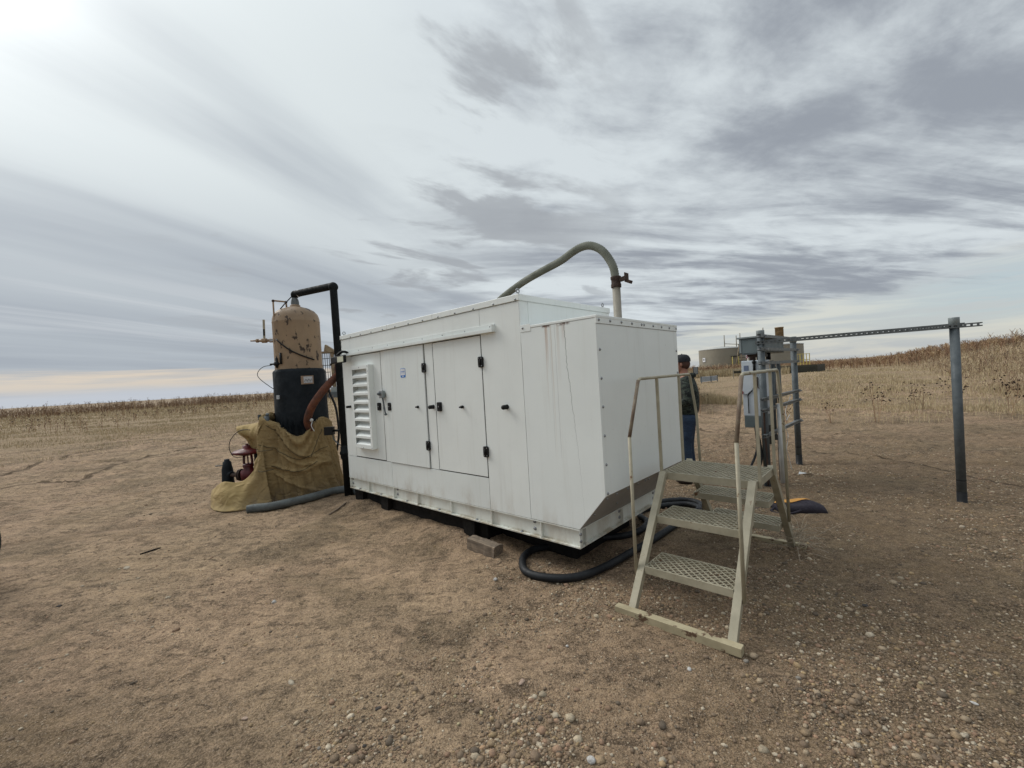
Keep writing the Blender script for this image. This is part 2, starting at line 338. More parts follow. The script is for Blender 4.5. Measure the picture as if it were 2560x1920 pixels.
def tag(o, label=None, cat=None, group=None, kind=None):
    if label: o['label'] = label
    if cat: o['category'] = cat
    if group: o['group'] = group
    if kind: o['kind'] = kind
    return o
def thing(name, label, cat, loc=(0, 0, 0), rz=0, group=None):
    o = bpy.data.objects.new(name, None); COL.objects.link(o); o.location = loc; o.rotation_euler = (0, 0, rz); o.empty_display_size = .2
    return tag(o, label, cat, group)
def inst(mesh, name, parent, loc, rot=(0, 0, 0), sc=None):
    o = bpy.data.objects.new(name, mesh); COL.objects.link(o); o.parent = parent; o.location = loc; o.rotation_euler = rot
    if sc: o.scale = sc
    return o
def arc(c, r, a0, a1, n, u, v):
    c = Vector(c); u = Vector(u); v = Vector(v)
    return [c+u*(r*math.cos(a0+(a1-a0)*i/n))+v*(r*math.sin(a0+(a1-a0)*i/n)) for i in range(n+1)]
def fillet(pts, r, n=5):
    pts = [Vector(p) for p in pts]; o = [pts[0]]
    for i in range(1, len(pts)-1):
        a, b_, c = pts[i-1], pts[i], pts[i+1]; d1 = (a-b_); d2 = (c-b_); rr = min(r, d1.length*.45, d2.length*.45)
        p = b_+d1.normalized()*rr; q = b_+d2.normalized()*rr
        for k in range(n+1):
            t_ = k/n; o.append(p*(1-t_)**2+b_*2*t_*(1-t_)+q*t_*t_)
    o.append(pts[-1]); return o
def spline(pts, n=6):
    pts = [Vector(p) for p in pts]; P_ = [pts[0]*2-pts[1]]+pts+[pts[-1]*2-pts[-2]]; o = []
    for i in range(1, len(P_)-2):
        for k in range(n):
            t_ = k/n; a, b_, c, d_ = P_[i-1:i+3]
            o.append(.5*((2*b_)+(c-a)*t_+(2*a-5*b_+4*c-d_)*t_*t_+(3*b_-a-3*c+d_)*t_**3))
    o.append(pts[-1]); return o
def resample(pts, step):
    o = [pts[0]]; acc = 0
    for a, b_ in zip(pts[:-1], pts[1:]):
        L = (b_-a).length; 
        while acc+L >= step:
            t_ = (step-acc)/L; a = a+(b_-a)*t_; o.append(a.copy()); L = (b_-a).length; acc = 0
            if L < 1e-9: break
        acc += L
    o.append(pts[-1]); return o
def ribbed(pts, r, step=.012, amp=.06, n=14):
    pts = resample(pts, step/2); return pts, [r*(1+amp*(1 if i % 2 else -1)*.5) for i in range(len(pts))]
# ------------------------------------------------------------------ numpy noise and terrain
_perm = nr.permutation(512); _grad = nr.rand(512)
def vnoise(x, y):
    xi = np.floor(x).astype(int); yi = np.floor(y).astype(int); fx = x-xi; fy = y-yi; fx = fx*fx*(3-2*fx); fy = fy*fy*(3-2*fy)
    def g(a, b_): return _grad[(_perm[(a & 255)]+b_) & 511]
    return (g(xi, yi)*(1-fx)+g(xi+1, yi)*fx)*(1-fy)+(g(xi, yi+1)*(1-fx)+g(xi+1, yi+1)*fx)*fy
def fbm(x, y, o=4, g=.5):
    s_ = 0; a = 1; t_ = 0
    for i in range(o): s_ = s_+a*vnoise(x*2**i+17*i, y*2**i+5*i); t_ += a; a *= g
    return s_/t_
def sstep(v, a, b_):
    t_ = np.clip((v-a)/(b_-a), 0, 1); return t_*t_*(3-2*t_)
F0 = (13.8, 9.4); HN = (.79, -.61); HT = (.61, .79)
def hills(x, y):
    s_ = (x-F0[0])*HN[0]+(y-F0[1])*HN[1]
    s_ = s_+1.6*(fbm(x*.12+3, y*.12, 3)-.5)
    h = 1.55*sstep(s_, -.8, 9.5)*(1-.25*sstep(s_, 40, 120))
    h = h+.5*sstep(y, 14, 42)*sstep(x/np.maximum(y, 1), .1, .42)
    h = h+.22*np.exp(-(((x-7.0)/1.5)**2+((y-15.8)/.8)**2))
    return h
TRK = []
def H(x, y):
    x = np.asarray(x, float); y = np.asarray(y, float); D = np.hypot(x, y)
    return hills(x, y)+(fbm(x*.9, y*.9, 4)-.5)*.035*sstep(D, 6, 14)*1.0+(fbm(x*.35+9, y*.35, 3)-.5)*.12*sstep(D, 9, 25)
def Hf(x, y): return float(H(np.array([x]), np.array([y]))[0])
def fast_mesh(name, V, F, mat, attrs=None, smooth=False, nf=3):
    me = bpy.data.meshes.new(name); me.vertices.add(len(V)); me.vertices.foreach_set('co', np.ascontiguousarray(V, np.float32).ravel())
    me.loops.add(len(F)*nf); me.loops.foreach_set('vertex_index', np.ascontiguousarray(F, np.int32).ravel())
    me.polygons.add(len(F)); me.polygons.foreach_set('loop_start', np.arange(0, len(F)*nf, nf, dtype=np.int32)); me.polygons.foreach_set('loop_total', np.full(len(F), nf, np.int32))
    me.polygons.foreach_set('use_smooth', np.full(len(F), smooth)); me.update(calc_edges=True)
    if attrs is not None:
        for k, a in attrs.items():
            at = me.attributes.new(k, 'FLOAT_COLOR', 'POINT'); at.data.foreach_set('color', np.ascontiguousarray(np.c_[a, np.ones(len(V))], np.float32).ravel())
    me.materials.append(mat); me.validate()
    o = bpy.data.objects.new(name, me); COL.objects.link(o); return o
# ------------------------------------------------------------------ ground
def polar_ground():
    ang = np.concatenate([np.linspace(-180, -64, 40)[:-1], np.linspace(-64, 64, 760), np.linspace(64, 180, 40)[1:]])
    rad = np.concatenate([[.02, .3, .55], np.geomspace(.75, 60, 430), np.geomspace(63, 9000, 70)])
    A, Rr = np.meshgrid(np.radians(ang), rad); x = Rr*np.sin(A); y = Rr*np.cos(A)
    z = H(x, y)
    near = 1-sstep(Rr, 9, 16)
    z = z+near*((fbm(x*2.2, y*2.2, 3)-.5)*.040+(fbm(x*7, y*9, 3)-.5)*.026+(fbm(x*28, y*30, 2)-.5)*.011)
    z = z+(1-near)*(1-sstep(Rr, 25, 50))*((fbm(x*5, y*5, 3)-.5)*.04)
    # low spoil bank under the long side of the enclosure
    tk = np.zeros_like(x)
    for (x0, y0, x1, y1, bend, w_) in TRK_LINES:
        dx, dy = x1-x0, y1-y0; L = math.hypot(dx, dy); u = ((x-x0)*dx+(y-y0)*dy)/L; v = ((x-x0)*dy-(y-y0)*dx)/L
        v = v+bend*(u/L)*(1-u/L)*4+.15*(fbm(x*.5+bend, y*.5, 2)-.5)
        k = np.exp(-(v/w_)**2)*sstep(u, 0, 2)*(1-sstep(u, L-2, L)); tk = np.maximum(tk, k*(.35+.65*fbm(x*3, y*3, 3)))
    z = z-.035*tk
    lx = (x-.4585)*.67600458+(y-3.3256)*.73689742; ly = -(x-.4585)*.73689742+(y-3.3256)*.67600458
    z = z+.050*sstep(ly, .95, 1.7)*(1-sstep(ly, 3.35, 3.95))*(1-sstep(np.abs(lx-.75), .68, 1.12))*(.85+.3*fbm(x*4, y*4, 2))
    rut = fbm(x*.55+2, y*2.6+7, 4)-.5; z = z+rut*.10*sstep(y, 5.5, 9)*(1-sstep(Rr, 30, 60))
    rid = np.abs(fbm(x*1.1+31, y*4.5, 3)-.5); z = z+.035*(1-sstep(rid, .0, .06))*sstep(y, 4.5, 8)*(1-sstep(Rr, 25, 45))
    for (bx, by, br, bh) in BUMPS:
        z = z+bh*np.exp(-(((x-bx)**2+(y-by)**2)/br**2))
    n0, n1 = x.shape; V = np.c_[x.ravel(), y.ravel(), z.ravel()]
    i = np.arange(n0-1)[:, None]*n1+np.arange(n1-1)[None, :]; F = np.stack([i, i+1, i+n1+1, i+n1], -1).reshape(-1, 4)[:, ::-1]
    tkc = np.c_[tk.ravel(), tk.ravel(), tk.ravel()]
    o = fast_mesh('ground', V, F, ground_mat, {'track': tkc}, True, 4); tag(o, kind='structure'); return o
TRK_LINES = [(-30, 5, -6, 22, 1.2, .16), (-26, 2.0, -4, 18.5, 1.5, .16), (-22, 9, -8, 13.0, -.8, .12), (-40, 20, 0, 34, 1.0, .3), (-44, 24, 2, 40, 1.0, .3),
             (1.5, 9.5, 16, 6.2, .3, .14), (2, 11.4, 17, 8.6, .3, .12), (2.5, 15.5, 14, 20, .6, .2), (3.0, 22, 20, 30, .6, .3), (-9, 3.2, -2.8, 6.0, .5, .10), (2.2, 7.3, 9, 5.0, .2, .08)]
BUMPS = [(-.62, 4.35, .35, .03), (-2.0, 5.9, .4, .05), (-.1, 4.15, .3, .02), (.6, 2.65, .15, .02), (.45, 2.95, .12, .025)]
ground_mat, t, b = newmat('dirt_ground'); setb(b, .97, 0, .15)
o_ = t.coord('Object'); x, y, z = t.xyz(o_)
n1 = t.noise(o_, .33, 6, .55, .3); n2 = t.noise(o_, 1.7, 6, .62, .3); n3 = t.noise(o_, 9, 6, .65); n4 = t.noise(o_, 55, 4, .7)
tan_ = (.358, .258, .162); sand = (.412, .284, .185); dark = (.120, .082, .045); pale = (.53, .405, .265)
c = t.mix(t.ss(n1, .38, .6), tan_, sand)
# moist darker soil to the right of the machine and near the camera
dk = t.add(t.ss(t.add(t.mul(x, .55), t.mul(y, -.12)), -.8, .9), 0.0)
dk = t.mul(dk, t.ss(y, 13, 5)); c = t.mix(t.mul(dk, t.ss(n2, .28, .62, .40, 1.0)), c, (.138, .096, .056))
np_ = t.noise(o_, .75, 7, .6, .5); c = t.mix(t.mul(t.ss(np_, .50, .60), .62), c, (.175, .130, .078))
nearleft = t.mul(t.mul(t.ss(t.sub(t.add(y, t.mul(x, .35)), t.mul(n2, 1.6)), 1.3, .1), t.ss(x, -.3, -1.6)), t.ss(n2, .30, .55)); c = t.mix(t.mul(nearleft, .85), c, (.125, .090, .054))
c = t.mix(t.mul(t.ss(n2, .54, .72), .6), c, dark)
an = t.noise(t.vm(o_, (.5, 2.6, 1)), 1.5, 8, .66, .7); am = t.ss(y, 3.0, 7.0, .35, 1.0); c = t.mix(t.mul(t.mul(t.ss(an, .535, .60), .62), am), c, dark); c = t.mix(t.mul(t.mul(t.ss(an, .44, .33), .5), am), c, pale)
c = t.mix(t.mul(t.ss(n3, .53, .70), .62), c, dark); c = t.mix(t.mul(t.ss(n3, .42, .25), .35), c, pale)
# clods: crusty dark flecks
an = t.noise(t.vm(o_, (.5, 2.6, 1)), 1.5, 8, .66, .7)
gain = t.add(t.add(t.mul(t.sub(n2, .5), 2.0), t.mul(t.sub(n3, .5), 2.8)), t.add(t.mul(t.sub(n4, .5), 2.4), t.mul(t.sub(an, .5), 1.6)))
gain = t.m('MAXIMUM', t.add(gain, .98), .25); c = t.mix(1.0, c, t.comb(gain, gain, gain), 'MULTIPLY')
cl = t.noise(t.vm(o_, (1.0, 2.4, 1)), 6.0, 9, .75, .6); c = t.mix(t.mul(t.ss(cl, .555, .60), .78), c, (.085, .060, .040))
# far field becomes dry straw
far = t.ss(t.noise(o_, .12, 5, .6), .3, .7, -4.0, 4.0)
dist = t.m('SQRT', t.add(t.mul(x, x), t.mul(y, y)))
fr_ = t.ss(t.add(dist, far), 17, 40); c = t.mix(t.mul(fr_, .8), c, t.mix(t.ss(n2, .35, .65), (.34, .26, .155), (.26, .185, .115)))
vf = t.ss(dist, 80, 150); c = t.mix(vf, c, (.27, .20, .13))
# grit
g1_ = t.vor(o_, 85, 'Color'); gx = t.xyz(g1_)[0]; gd = t.vor(o_, 85, 'Distance')
gr = t.mul(t.ss(gx, .62, .95), t.ss(gd, .45, .2)); gmask = t.ss(t.noise(o_, 2.3, 4, .6), .34, .56)
c = t.mix(t.mul(t.mul(gr, gmask), .75), c, (.47, .38, .29))
g2_ = t.vor(o_, 210, 'Color'); gy = t.xyz(g2_)[1]; c = t.mix(t.mul(t.ss(gy, .55, 1.0), .45), c, (.46, .34, .235)); c = t.mix(t.mul(t.ss(gy, .42, .0), .55), c, (.075, .052, .034))
def poly_track(pts, w_):
    best = None
    for (a, b2) in zip(pts[:-1], pts[1:]):
        ax, ay = a; bx, by = b2[0]-ax, b2[1]-ay; L2 = bx*bx+by*by; qx = t.sub(x, ax); qy = t.sub(y, ay)
        h_ = t.m('DIVIDE', t.add(t.mul(qx, bx), t.mul(qy, by)), L2, None, True); ex = t.sub(qx, t.mul(h_, bx)); ey = t.sub(qy, t.mul(h_, by))
        d_ = t.m('SQRT', t.add(t.mul(ex, ex), t.mul(ey, ey))); best = d_ if best is None else t.m('MINIMUM', best, d_)
    return t.ss(t.add(best, t.mul(t.sub(cl, .5), w_*1.2)), w_*.75, w_*.1)
trk = None
for pts_, w_ in (([(-12.18, 10.07), (-13.26, 11.9), (-14.33, 14.06), (-14.06, 15.2), (-13.23, 15.93), (-11.54, 16.97), (-8, 18.2)], .13), ([(-10.37, 8.55), (-9.86, 8.82), (-8.91, 8.66)], .09), ([(-9.0, 8.9), (-9.44, 9.44), (-10.07, 10.86), (-10.4, 12.08), (-10.12, 13.2), (-9.49, 13.93), (-7.5, 15)], .11),
                 ([(5.4, 9.75), (6.24, 9.36), (6.92, 8.99)], .05), ([(4.3, 11.4), (4.67, 11.01), (5.61, 9.78)], .07), ([(3.4, 9.1), (3.69, 8.75), (4.66, 8.15), (5.37, 7.26)], .06), ([(5.6, 7.3), (5.86, 6.26), (5.8, 4.9)], .04)):
    k_ = poly_track(pts_, w_); trk = k_ if trk is None else t.m('MAXIMUM', trk, k_)
c = t.mix(t.mul(trk, .75), c, (.085, .058, .036))
at = t.n.new('ShaderNodeAttribute'); at.attribute_name = 'track'; tr = t.xyz(at.outputs['Vector'])[0]
c = t.mix(t.mul(tr, .65), c, (.12, .085, .055))
t.l.new(c, b.inputs['Base Color'])
hgt = t.add(t.add(t.mul(n3, .5), t.mul(n4, .22)), t.add(t.mul(t.ss(gd, .6, .1), t.mul(gmask, .10)), t.mul(cl, .35)))
bump(t, b, t.sub(t.add(hgt, t.mul(t.mul(an, am), .9)), t.mul(trk, .8)), .06, 1.0)
GROUND = polar_ground()
from mathutils.bvhtree import BVHTree
_bvh = BVHTree.FromObject(GROUND, bpy.context.evaluated_depsgraph_get())
def gz(x, y):
    h = _bvh.ray_cast(Vector((x, y, 50)), Vector((0, 0, -1))); return h[0].z if h[0] else 0.0
# ------------------------------------------------------------------ generator enclosure
PX, PY, YAW = .4585, 3.3256, .7423
DW = Vector((math.sin(YAW), math.cos(YAW), 0)); DL = Vector((-math.cos(YAW), math.sin(YAW), 0)); RZ = math.atan2(DW.y, DW.x)
L, Wd, A_, B_ = 3.7445, 1.5188, .4901, .2487
ZB, ZT, ZH, ZHT, ZS, ZR = .2366, .3889, .6836, 2.0366, 2.2622, 2.3199
G = thing('generator_enclosure', 'large white sheet metal generator enclosure with louvered door and sloped hood end', 'generator', (PX, PY, 0), RZ)
g = .0028
MB().box(.012, A_+.012, ZT, Wd-.012, L-.012, ZS).build('body', 'w', G)
MB().box(.004, .975, .675, .0125, 3.515, 2.03).build('door_gap_shade', 'gap_shade', G)  # dark sheet added behind the doors so their gaps look shaded
def sp(name, l0, l1, z0, z1, mat='w', proud=0, parent=G): return MB().box(-proud, l0+g, z0+g, .0120, l1-g, z1-g).build(name, mat, parent, .0012)
for (l0, l1, z0, z1, mt) in ((A_, .985, ZT, ZS, 'w'), (.985, 2.652, ZT, .686, 'wd'), (2.652, L, ZT, .686, 'wd'), (.985, 3.50, 2.026, ZS, 'w'), (3.50, L, .686, ZS, 'w'), (1.727, 1.871, .686, 2.026, 'w'), (2.664, 2.761, .686, 2.026, 'w')):
    sp('side_panel', l0, l1, z0, z1, mt)
lv = sp('door', 2.765+.001, 3.498, .695, 2.022, 'w', .001); lv['label'] = 'narrow white door carrying the louver'
dr2 = MB().box(-.012, 1.879+g, .690, .006, 2.655, 2.024).build('door', 'wd', G, .003); dr2['label'] = 'white door with blue and white sticker, slightly proud of its frame'
dr3 = sp('door', .990+.001, 1.720, .692, 2.022, 'w', .002); dr3['label'] = 'plain white door nearest the hood end'
# back, far end panels
MB().box(Wd-.012, A_, ZT, Wd, L, ZS).build('back_panel', 'w', G); MB().box(.0, L-.012, ZT, Wd, L+.001, ZS).build('far_end_panel', 'w', G)
# end wall of the main body, above the hood
for (w0, w1) in ((0, .1165), (.1165, 1.371), (1.371, Wd)):
    MB().box(w0+.0015, A_-.001, 1.9, w1-.0015, A_+.0125, ZS).build('end_panel', 'w', G, .001)
# roof
for (l0, l1) in ((A_-.012, 1.688), (1.688, 2.564), (2.564, L+.012)):
    MB().box(-.010, l0+.0015, ZS+.002, Wd+.010, l1-.0015, ZR).build('roof_panel', 'w', G, .004)
boltm = MB().lathe([(.0001, -.006), (.007, -.0055), (.0095, -.002), (.0095, .001), (.012, .001), (.012, .003)], (0, 0, 0), 10, 'x').mesh('bolt', MT['steel'])
def bolt(parent, loc, rz=0, sc=1.0, rx=0): return inst(boltm, 'bolt', parent, loc, (0, rx, rz), (sc, sc, sc))
for i in range(13): bolt(G, (-.012, .52+i*.2667, ZS+.014), 0, .9)
# lifting eyes
for (w_, l_) in ((.03, .52), (1.44, .52), (.03, L-.04), (1.44, L-.04)):
    e = MB(); e.torus((w_, l_, ZR+.034), .019, .0055, 'y'); e.cyl((w_, l_, ZR-.001), (w_, l_, ZR+.014), .009, 10); e.build('lifting_eye', 'steel', G)
# drip rail
dr_ = MB(); dr_.box(-.006, .792, 2.030, .001, 3.69, 2.106); dr_.box(-.045, .792, 2.030, -.006, 3.69, 2.040); dr_.box(-.045, .792, 2.040, -.041, 3.69, 2.060); dr_.box(-.045, .788, 2.030, -.001, .7915, 2.095)
dr_.build('drip_rail', 'wd', G, .001)
for i in range(9): bolt(G, (-.007, .85+i*.345, 2.083), 0, .55)
# hood: side cheek polygons, front, slope, roof
cheek = [(-B_, ZH), (-.003, ZT+.004), (A_-.002, ZT+.004), (A_-.002, 2.014), (-B_, 2.014)]
MB().prism(cheek, .0, .010, 'x').build('hood_cheek', 'wr', G, .0012); MB().prism(cheek, Wd-.010, Wd, 'x').build('hood_cheek', 'w', G, .0012)
MB().box(.002, -B_-.002, ZH+.002, Wd-.002, -B_+.008, 1.971).build('hood_front', 'w', G, .0012)
MB().box(-.001, -B_-.007, 1.9735, Wd+.001, -B_+.012, ZHT-.004).build('hood_top_strip', 'w', G, .0015)
MB().box(-.003, -B_-.009, 2.016, Wd+.003, A_-.003, ZHT).build('hood_roof', 'w', G, .003)
MB().box(-.004, A_-.115, 1.99, .001, A_-.003, 2.050).build('hood_roof_tab', 'w', G, .001); bolt(G, (-.006, A_-.03, 2.022), 0, .9)
sl_ = MB(); sl_.prism([(-B_+.002, ZH), (-.001, ZT+.003), (.010, ZT+.003), (-B_+.013, ZH+.006)], .003, Wd-.003, 'x'); sl_.build('hood_underside', 'und', G, .001)
for w_ in (.034, .20, .38, .56, .739, .785, .97, 1.15, 1.33, 1.495): bolt(G, (w_, -B_-.009, 2.0), R(90), 1.0)
for w_ in (.034, 1.485):
    for z_ in (1.779, 1.564, 1.351, 1.134, .918, .702): bolt(G, (w_, -B_-.004, z_), R(90), 1.0)
for w_ in (.05, .20, .38, .56, .70, .76, .97, 1.15, 1.33, 1.48): bolt(G, (w_, -B_+.015, ZH-.028), R(90), .8)
for w_ in (.05, .4): bolt(G, (w_, -.115, .515), R(90), .7)
# base frame
bf = MB()
bf.box(.030, .0, ZB+.012, .042, L, ZT-.008); bf.box(.0, .0, ZB, .09, L, ZB+.012); bf.box(.0, .0, ZT-.010, .09, L, ZT-.0005)
bf.build('base_rail', 'wb', G, .001)
bf = MB(); bf.box(Wd-.042, .0, ZB+.012, Wd-.03, L, ZT-.008); bf.box(Wd-.09, .0, ZB, Wd, L, ZB+.012); bf.box(Wd-.09, 0, ZT-.010, Wd, L, ZT-.0005); bf.build('base_rail', 'wb', G)
bf = MB(); bf.box(.091, .030, ZB+.012, Wd-.091, .042, ZT-.008); bf.box(.0905, .0, ZB+.0005, Wd-.0905, .09, ZB+.0125); bf.box(.0905, .0, ZT-.0105, Wd-.0905, .09, ZT-.001); bf.box(.004, .0005, ZB+.0125, .0296, .006, ZT-.011)
bf.build('base_rail', 'wb', G, .001)
MB().box(.0905, L-.09, ZB+.0005, Wd-.0905, L, ZT-.001).build('base_rail', 'wb', G)
for l_ in (.392, .985, 1.576, 2.17, 2.655, 3.246, L-.012):
    MB().box(.002, l_-.005, ZB+.0125, .0295, l_+.005, ZT-.0105).build('stiffener_rib', 'wb', G)
for l_ in (.479, 2.605, 3.70):
    for z_ in (.300, .361): bolt(G, (.028, l_, z_), 0, 1.5)
for l_ in (.623, 1.205, 1.797, 2.40, 2.97, 3.5): inst(boltm, 'bolt', G, (.016, l_, ZB+.015), (0, R(90), 0), (1.3, 1.3, 1.3))
for w_ in (.10, .703, Wd-.02): MB().box(w_-.005, .002, ZB+.0128, w_+.005, .0295, ZT-.0108).build('stiffener_rib', 'wb', G)
for w_ in (.015, .68, 1.387):
    for z_ in (.295, .350): bolt(G, (w_, .0 if w_ < .1 else .027, z_), R(90), 1.3)
# louver box
p_ = .07
lo = MB(); l0, l1, z0, z1 = 2.940, 3.400, .826, 1.880
lo.box(-p_, l0, z0, 0, l0+.004, z1); lo.box(-p_, l1-.004, z0, 0, l1, z1); lo.box(-p_, l0+.004, z1-.004, 0, l1-.004, z1); lo.box(-p_, l0+.004, z0, 0, l1-.004, z0+.004)
lo.box(-p_-.001, l0+.004, z0+.004, -p_+.003, l0+.045, z1-.004); lo.box(-p_-.001, l1-.045, z0+.004, -p_+.003, l1-.004, z1-.004)
lo.box(-.006, l1, z0-.01, .0, l1+.045, z1+.012)
ns = 9; za, zb = .846, 1.832; pt = (zb-za)/ns
lo.box(-p_-.001, l0+.045, z0+.004, -p_+.003, l1-.045, za); lo.box(-p_-.001, l0+.045, zb, -p_+.003, l1-.045, z1-.004)
for i in range(ns):
    zc = za+i*pt; lo.box(-p_-.001, l0+.045, zc, -p_+.003, l1-.045, zc+.030)
lou = lo.build('louver', 'w', G, .0008)
for i in range(ns):
    zc = za+i*pt
    s_ = MB(); s_.prism([(-p_+.001, zc+.030), (-.006, zc+.080), (-.003, zc+.080), (-p_+.004, zc+.028)], l0+.046, l1-.046, 'y'); s_.build('slat', 'w', lou)
for z_ in (1.86, 1.6, 1.22, .85):
    bolt(G, (-.006, l1+.03, z_), 0, .8)
for z_ in (1.862, 1.80, 1.45, 1.10, .842): bolt(G, (-p_-.001, l0+.022, z_), 0, .7)
bolt(G, (-p_-.001, 3.17, 1.855), 0, .7); bolt(G, (-p_-.001, 3.17, .836), 0, .7)
# hinges, latches, stops
def rrect(w, h, r, n=4):
    o = []
    for cx_, cy_, a in ((w/2-r, h/2-r, 0), (-w/2+r, h/2-r, 90), (-w/2+r, -h/2+r, 180), (w/2-r, -h/2+r, 270)):
        for k in range(n+1): o.append((cx_+r*math.cos(R(a+90*k/n)), cy_+r*math.sin(R(a+90*k/n))))
    return o
for l_, z_ in ((1.882, 1.772), (.991, 1.772), (1.884, .934), (.990, .933)):
    h = MB(); h.prism([(l_+a, z_+c) for a, c in rrect(.060, .100, .014)], -.020, -.003, 'x'); h.cyl((-.022, l_, z_-.026), (-.022, l_, z_+.026), .008, 8)
    ho = h.build('hinge', 'black', G)
    for a in (-.019, .019):
        for c_ in (-.036, .036): MB().cyl((-.0235, l_+a, z_+c_), (-.019, l_+a, z_+c_), .0048, 8).build('screw', 'steel', ho)
for l_ in (2.838, 2.598, 1.650):
    h = MB(); h.prism([(l_+a, 1.354+c) for a, c in rrect(.064, .094, .012)], -.020, .0, 'x'); h.prism([(l_+a, 1.354+c) for a, c in rrect(.040, .065, .008)], -.023, -.0185, 'x')
    ho = h.build('latch', 'black', G); MB().cyl((-.0275, l_, 1.356), (-.022, l_, 1.356), .007, 10).build('lock_barrel', 'steel', ho)
for l_, r_ in ((3.585, .017), (1.765, .021), (.697, .021)):
    MB().lathe([(.001, -.062), (r_*.85, -.060), (r_, -.052), (r_, -.008), (r_*1.1, .001)], (0, l_, 1.352), 14, 'x').build('rubber_stop', 'black', G)
for l_ in (2.022, 1.290):
    MB().lathe([(.001, -.050), (.008, -.049), (.009, -.030), (.015, -.026), (.015, .001)], (0, l_, 1.352), 12, 'x').build('rubber_stop', 'black', G)
# sticker on the middle door
st = MB(); sc_ = (2.278, 1.738); st.prism([(sc_[0]+a, sc_[1]+c) for a, c in rrect(.098, .104, .013)], -.0140, -.0122, 'x'); st = st.build('sticker', 'bluep', G); st['label'] = 'small white sticker with blue border and blue band'
MB().prism([(sc_[0]+a, sc_[1]+.010+c) for a, c in rrect(.088, .074, .008)], -.0146, -.0141, 'x').build('sticker_face', 'white', st)
pr = MB()
for k in range(7): pr.box(-.0150, sc_[0]+.036-k*.0105, 1.748, -.0147, sc_[0]+.036-k*.0105-.0082, 1.757-(.002 if k in (0, 2, 4) else 0))
for k in range(8): pr.box(-.0150, sc_[0]+.036-k*.009, 1.736, -.0147, sc_[0]+.036-k*.009-.0065, 1.739)
pr.build('printed_line', 'bluep', st); MB().box(-.0146, sc_[0]+.016, 1.695, -.0141, sc_[0]-.014, 1.704).build('printed_line', 'white', st)
# control box with lever on the first mullion
cb = MB(); cb.box(-.048, 2.690, 1.458, -.013, 2.765, 1.548).build('control_box', 'steel', G, .004)
MB().box(-.055, 2.690-.012, 1.463, -.0135, 2.689, 1.543).build('box_cover', 'greylid', cb.users_collection[0].objects[-1] if False else G, .002)
MB().lathe([(.001, -.03), (.014, -.03), (.014, -.018), (.020, -.016), (.020, 0)], (-.048, 2.745, 1.512), 12, 'x').build('button', 'galv', G)
lvr = MB(); lvr.bar((-.03, 2.715, 1.460), (-.03, 2.672, 1.262), .018, .012, (1, 0, 0)); lvr.cyl((-.04, 2.672, 1.262), (-.014, 2.672, 1.262), .012, 10); lvr.build('lever', 'galv', G, .001)
# sub-base tank and skid feet below
MB().box(.10, 1.15, -.04, Wd-.10, 3.50, ZB-.002).build('fuel_tank', 'blackskid', G, .01)
for l_ in (1.35, 2.93): MB().prism([(l_-.09, ZB-.003), (l_+.09, ZB-.003), (l_+.07, -.03), (l_-.07, -.03)], .03, .099, 'x').build('skid_foot', 'blackskid', G)
MB().prism([(3.50, ZB-.003), (L-.02, ZB-.003), (L-.06, -.04), (3.505, -.04)], .05, Wd-.05, 'x').build('skid_foot', 'blackskid', G)
MB().box(.30, .25, -.05, Wd-.25, 1.14, .12).build('skid_foot', 'blackskid', G)
def GW(w_, l_, z_): return Vector((PX, PY, 0))+DW*w_+DL*l_+Vector((0, 0, z_))
# lamp clipped on the far corner
FL = thing('flood_lamp', 'small black flood lamp clamped to the far top corner of the white enclosure', 'lamp', GW(0, L, 0), RZ)
f_ = MB(); f_.tube(fillet([(-.005, -.20, 2.045), (-.03, -.20, 2.085), (-.09, -.18, 2.09), (-.12, -.10, 2.04), (-.12, -.06, 1.99)], .03), .017, 8); f_.build('bracket', 'black', FL)
f_ = MB(); f_.prism([(-.20, 1.935), (-.20, 2.025), (-.06, 2.050), (.01, 2.015), (.0, 1.955), (-.08, 1.925)], -.15, -.085, 'y') if False else f_.box(-.155, -.19, 1.94, -.085, .01, 2.03); f_.build('housing', 'black', FL, .012)
f_ = MB(); f_.box(-.160, -.375, 1.935, -.125, -.185, 2.030); f_.build('lamp_frame', 'black', FL, .006); MB().box(-.1640, -.360, 1.947, -.1595, -.198, 2.018).build('lens', 'lens', FL)
MB().tube(spline([(-.12, .0, 1.97), (-.12, .10, 1.93), (-.08, .16, 1.96), (-.05, .10, 2.03), (-.04, .02, 2.0)], 4), .010, 6).build('cable', 'black', FL)
# ------------------------------------------------------------------ stack pipe and hose behind the enclosure
sp_ = thing('stack_pipe', 'weathered vertical pipe standing behind the white enclosure with rusty clamp on top', 'pipe', GW(2.3, .80, 0), RZ)
MB().cyl((0, 0, -.1), (0, 0, 2.73), .052, 20).build('riser', 'stack', sp_)
c_ = MB(); c_.lathe([(.054, 2.70), (.066, 2.70), (.066, 2.74), (.060, 2.75), (.060, 2.80), (.068, 2.81), (.068, 2.84), (.054, 2.84)], (0, 0, 0), 20); c_.bar((0, -.06, 2.79), (0, -.15, 2.80), .05, .05); c_.bar((.0, -.15, 2.74), (0, -.15, 2.86), .10, .012, (0, 1, 0)); c_.bar((0, -.15, 2.76), (0, -.21, 2.73), .07, .04)
c_.build('clamp', 'rusty', sp_, .002)
hp = [GW(2.3, l_, z_) for l_, z_ in ((.80, 2.80), (.83, 2.98), (.92, 3.15), (1.02, 3.26), (1.16, 3.335), (1.30, 3.345), (1.45, 3.31), (1.66, 3.235), (2.03, 3.16), (2.43, 3.06), (2.93, 2.87), (3.3, 2.62), (3.55, 2.2), (3.6, 1.2), (3.6, .0))]
pts, rr = ribbed(spline(hp, 8), .052, .030, .13)
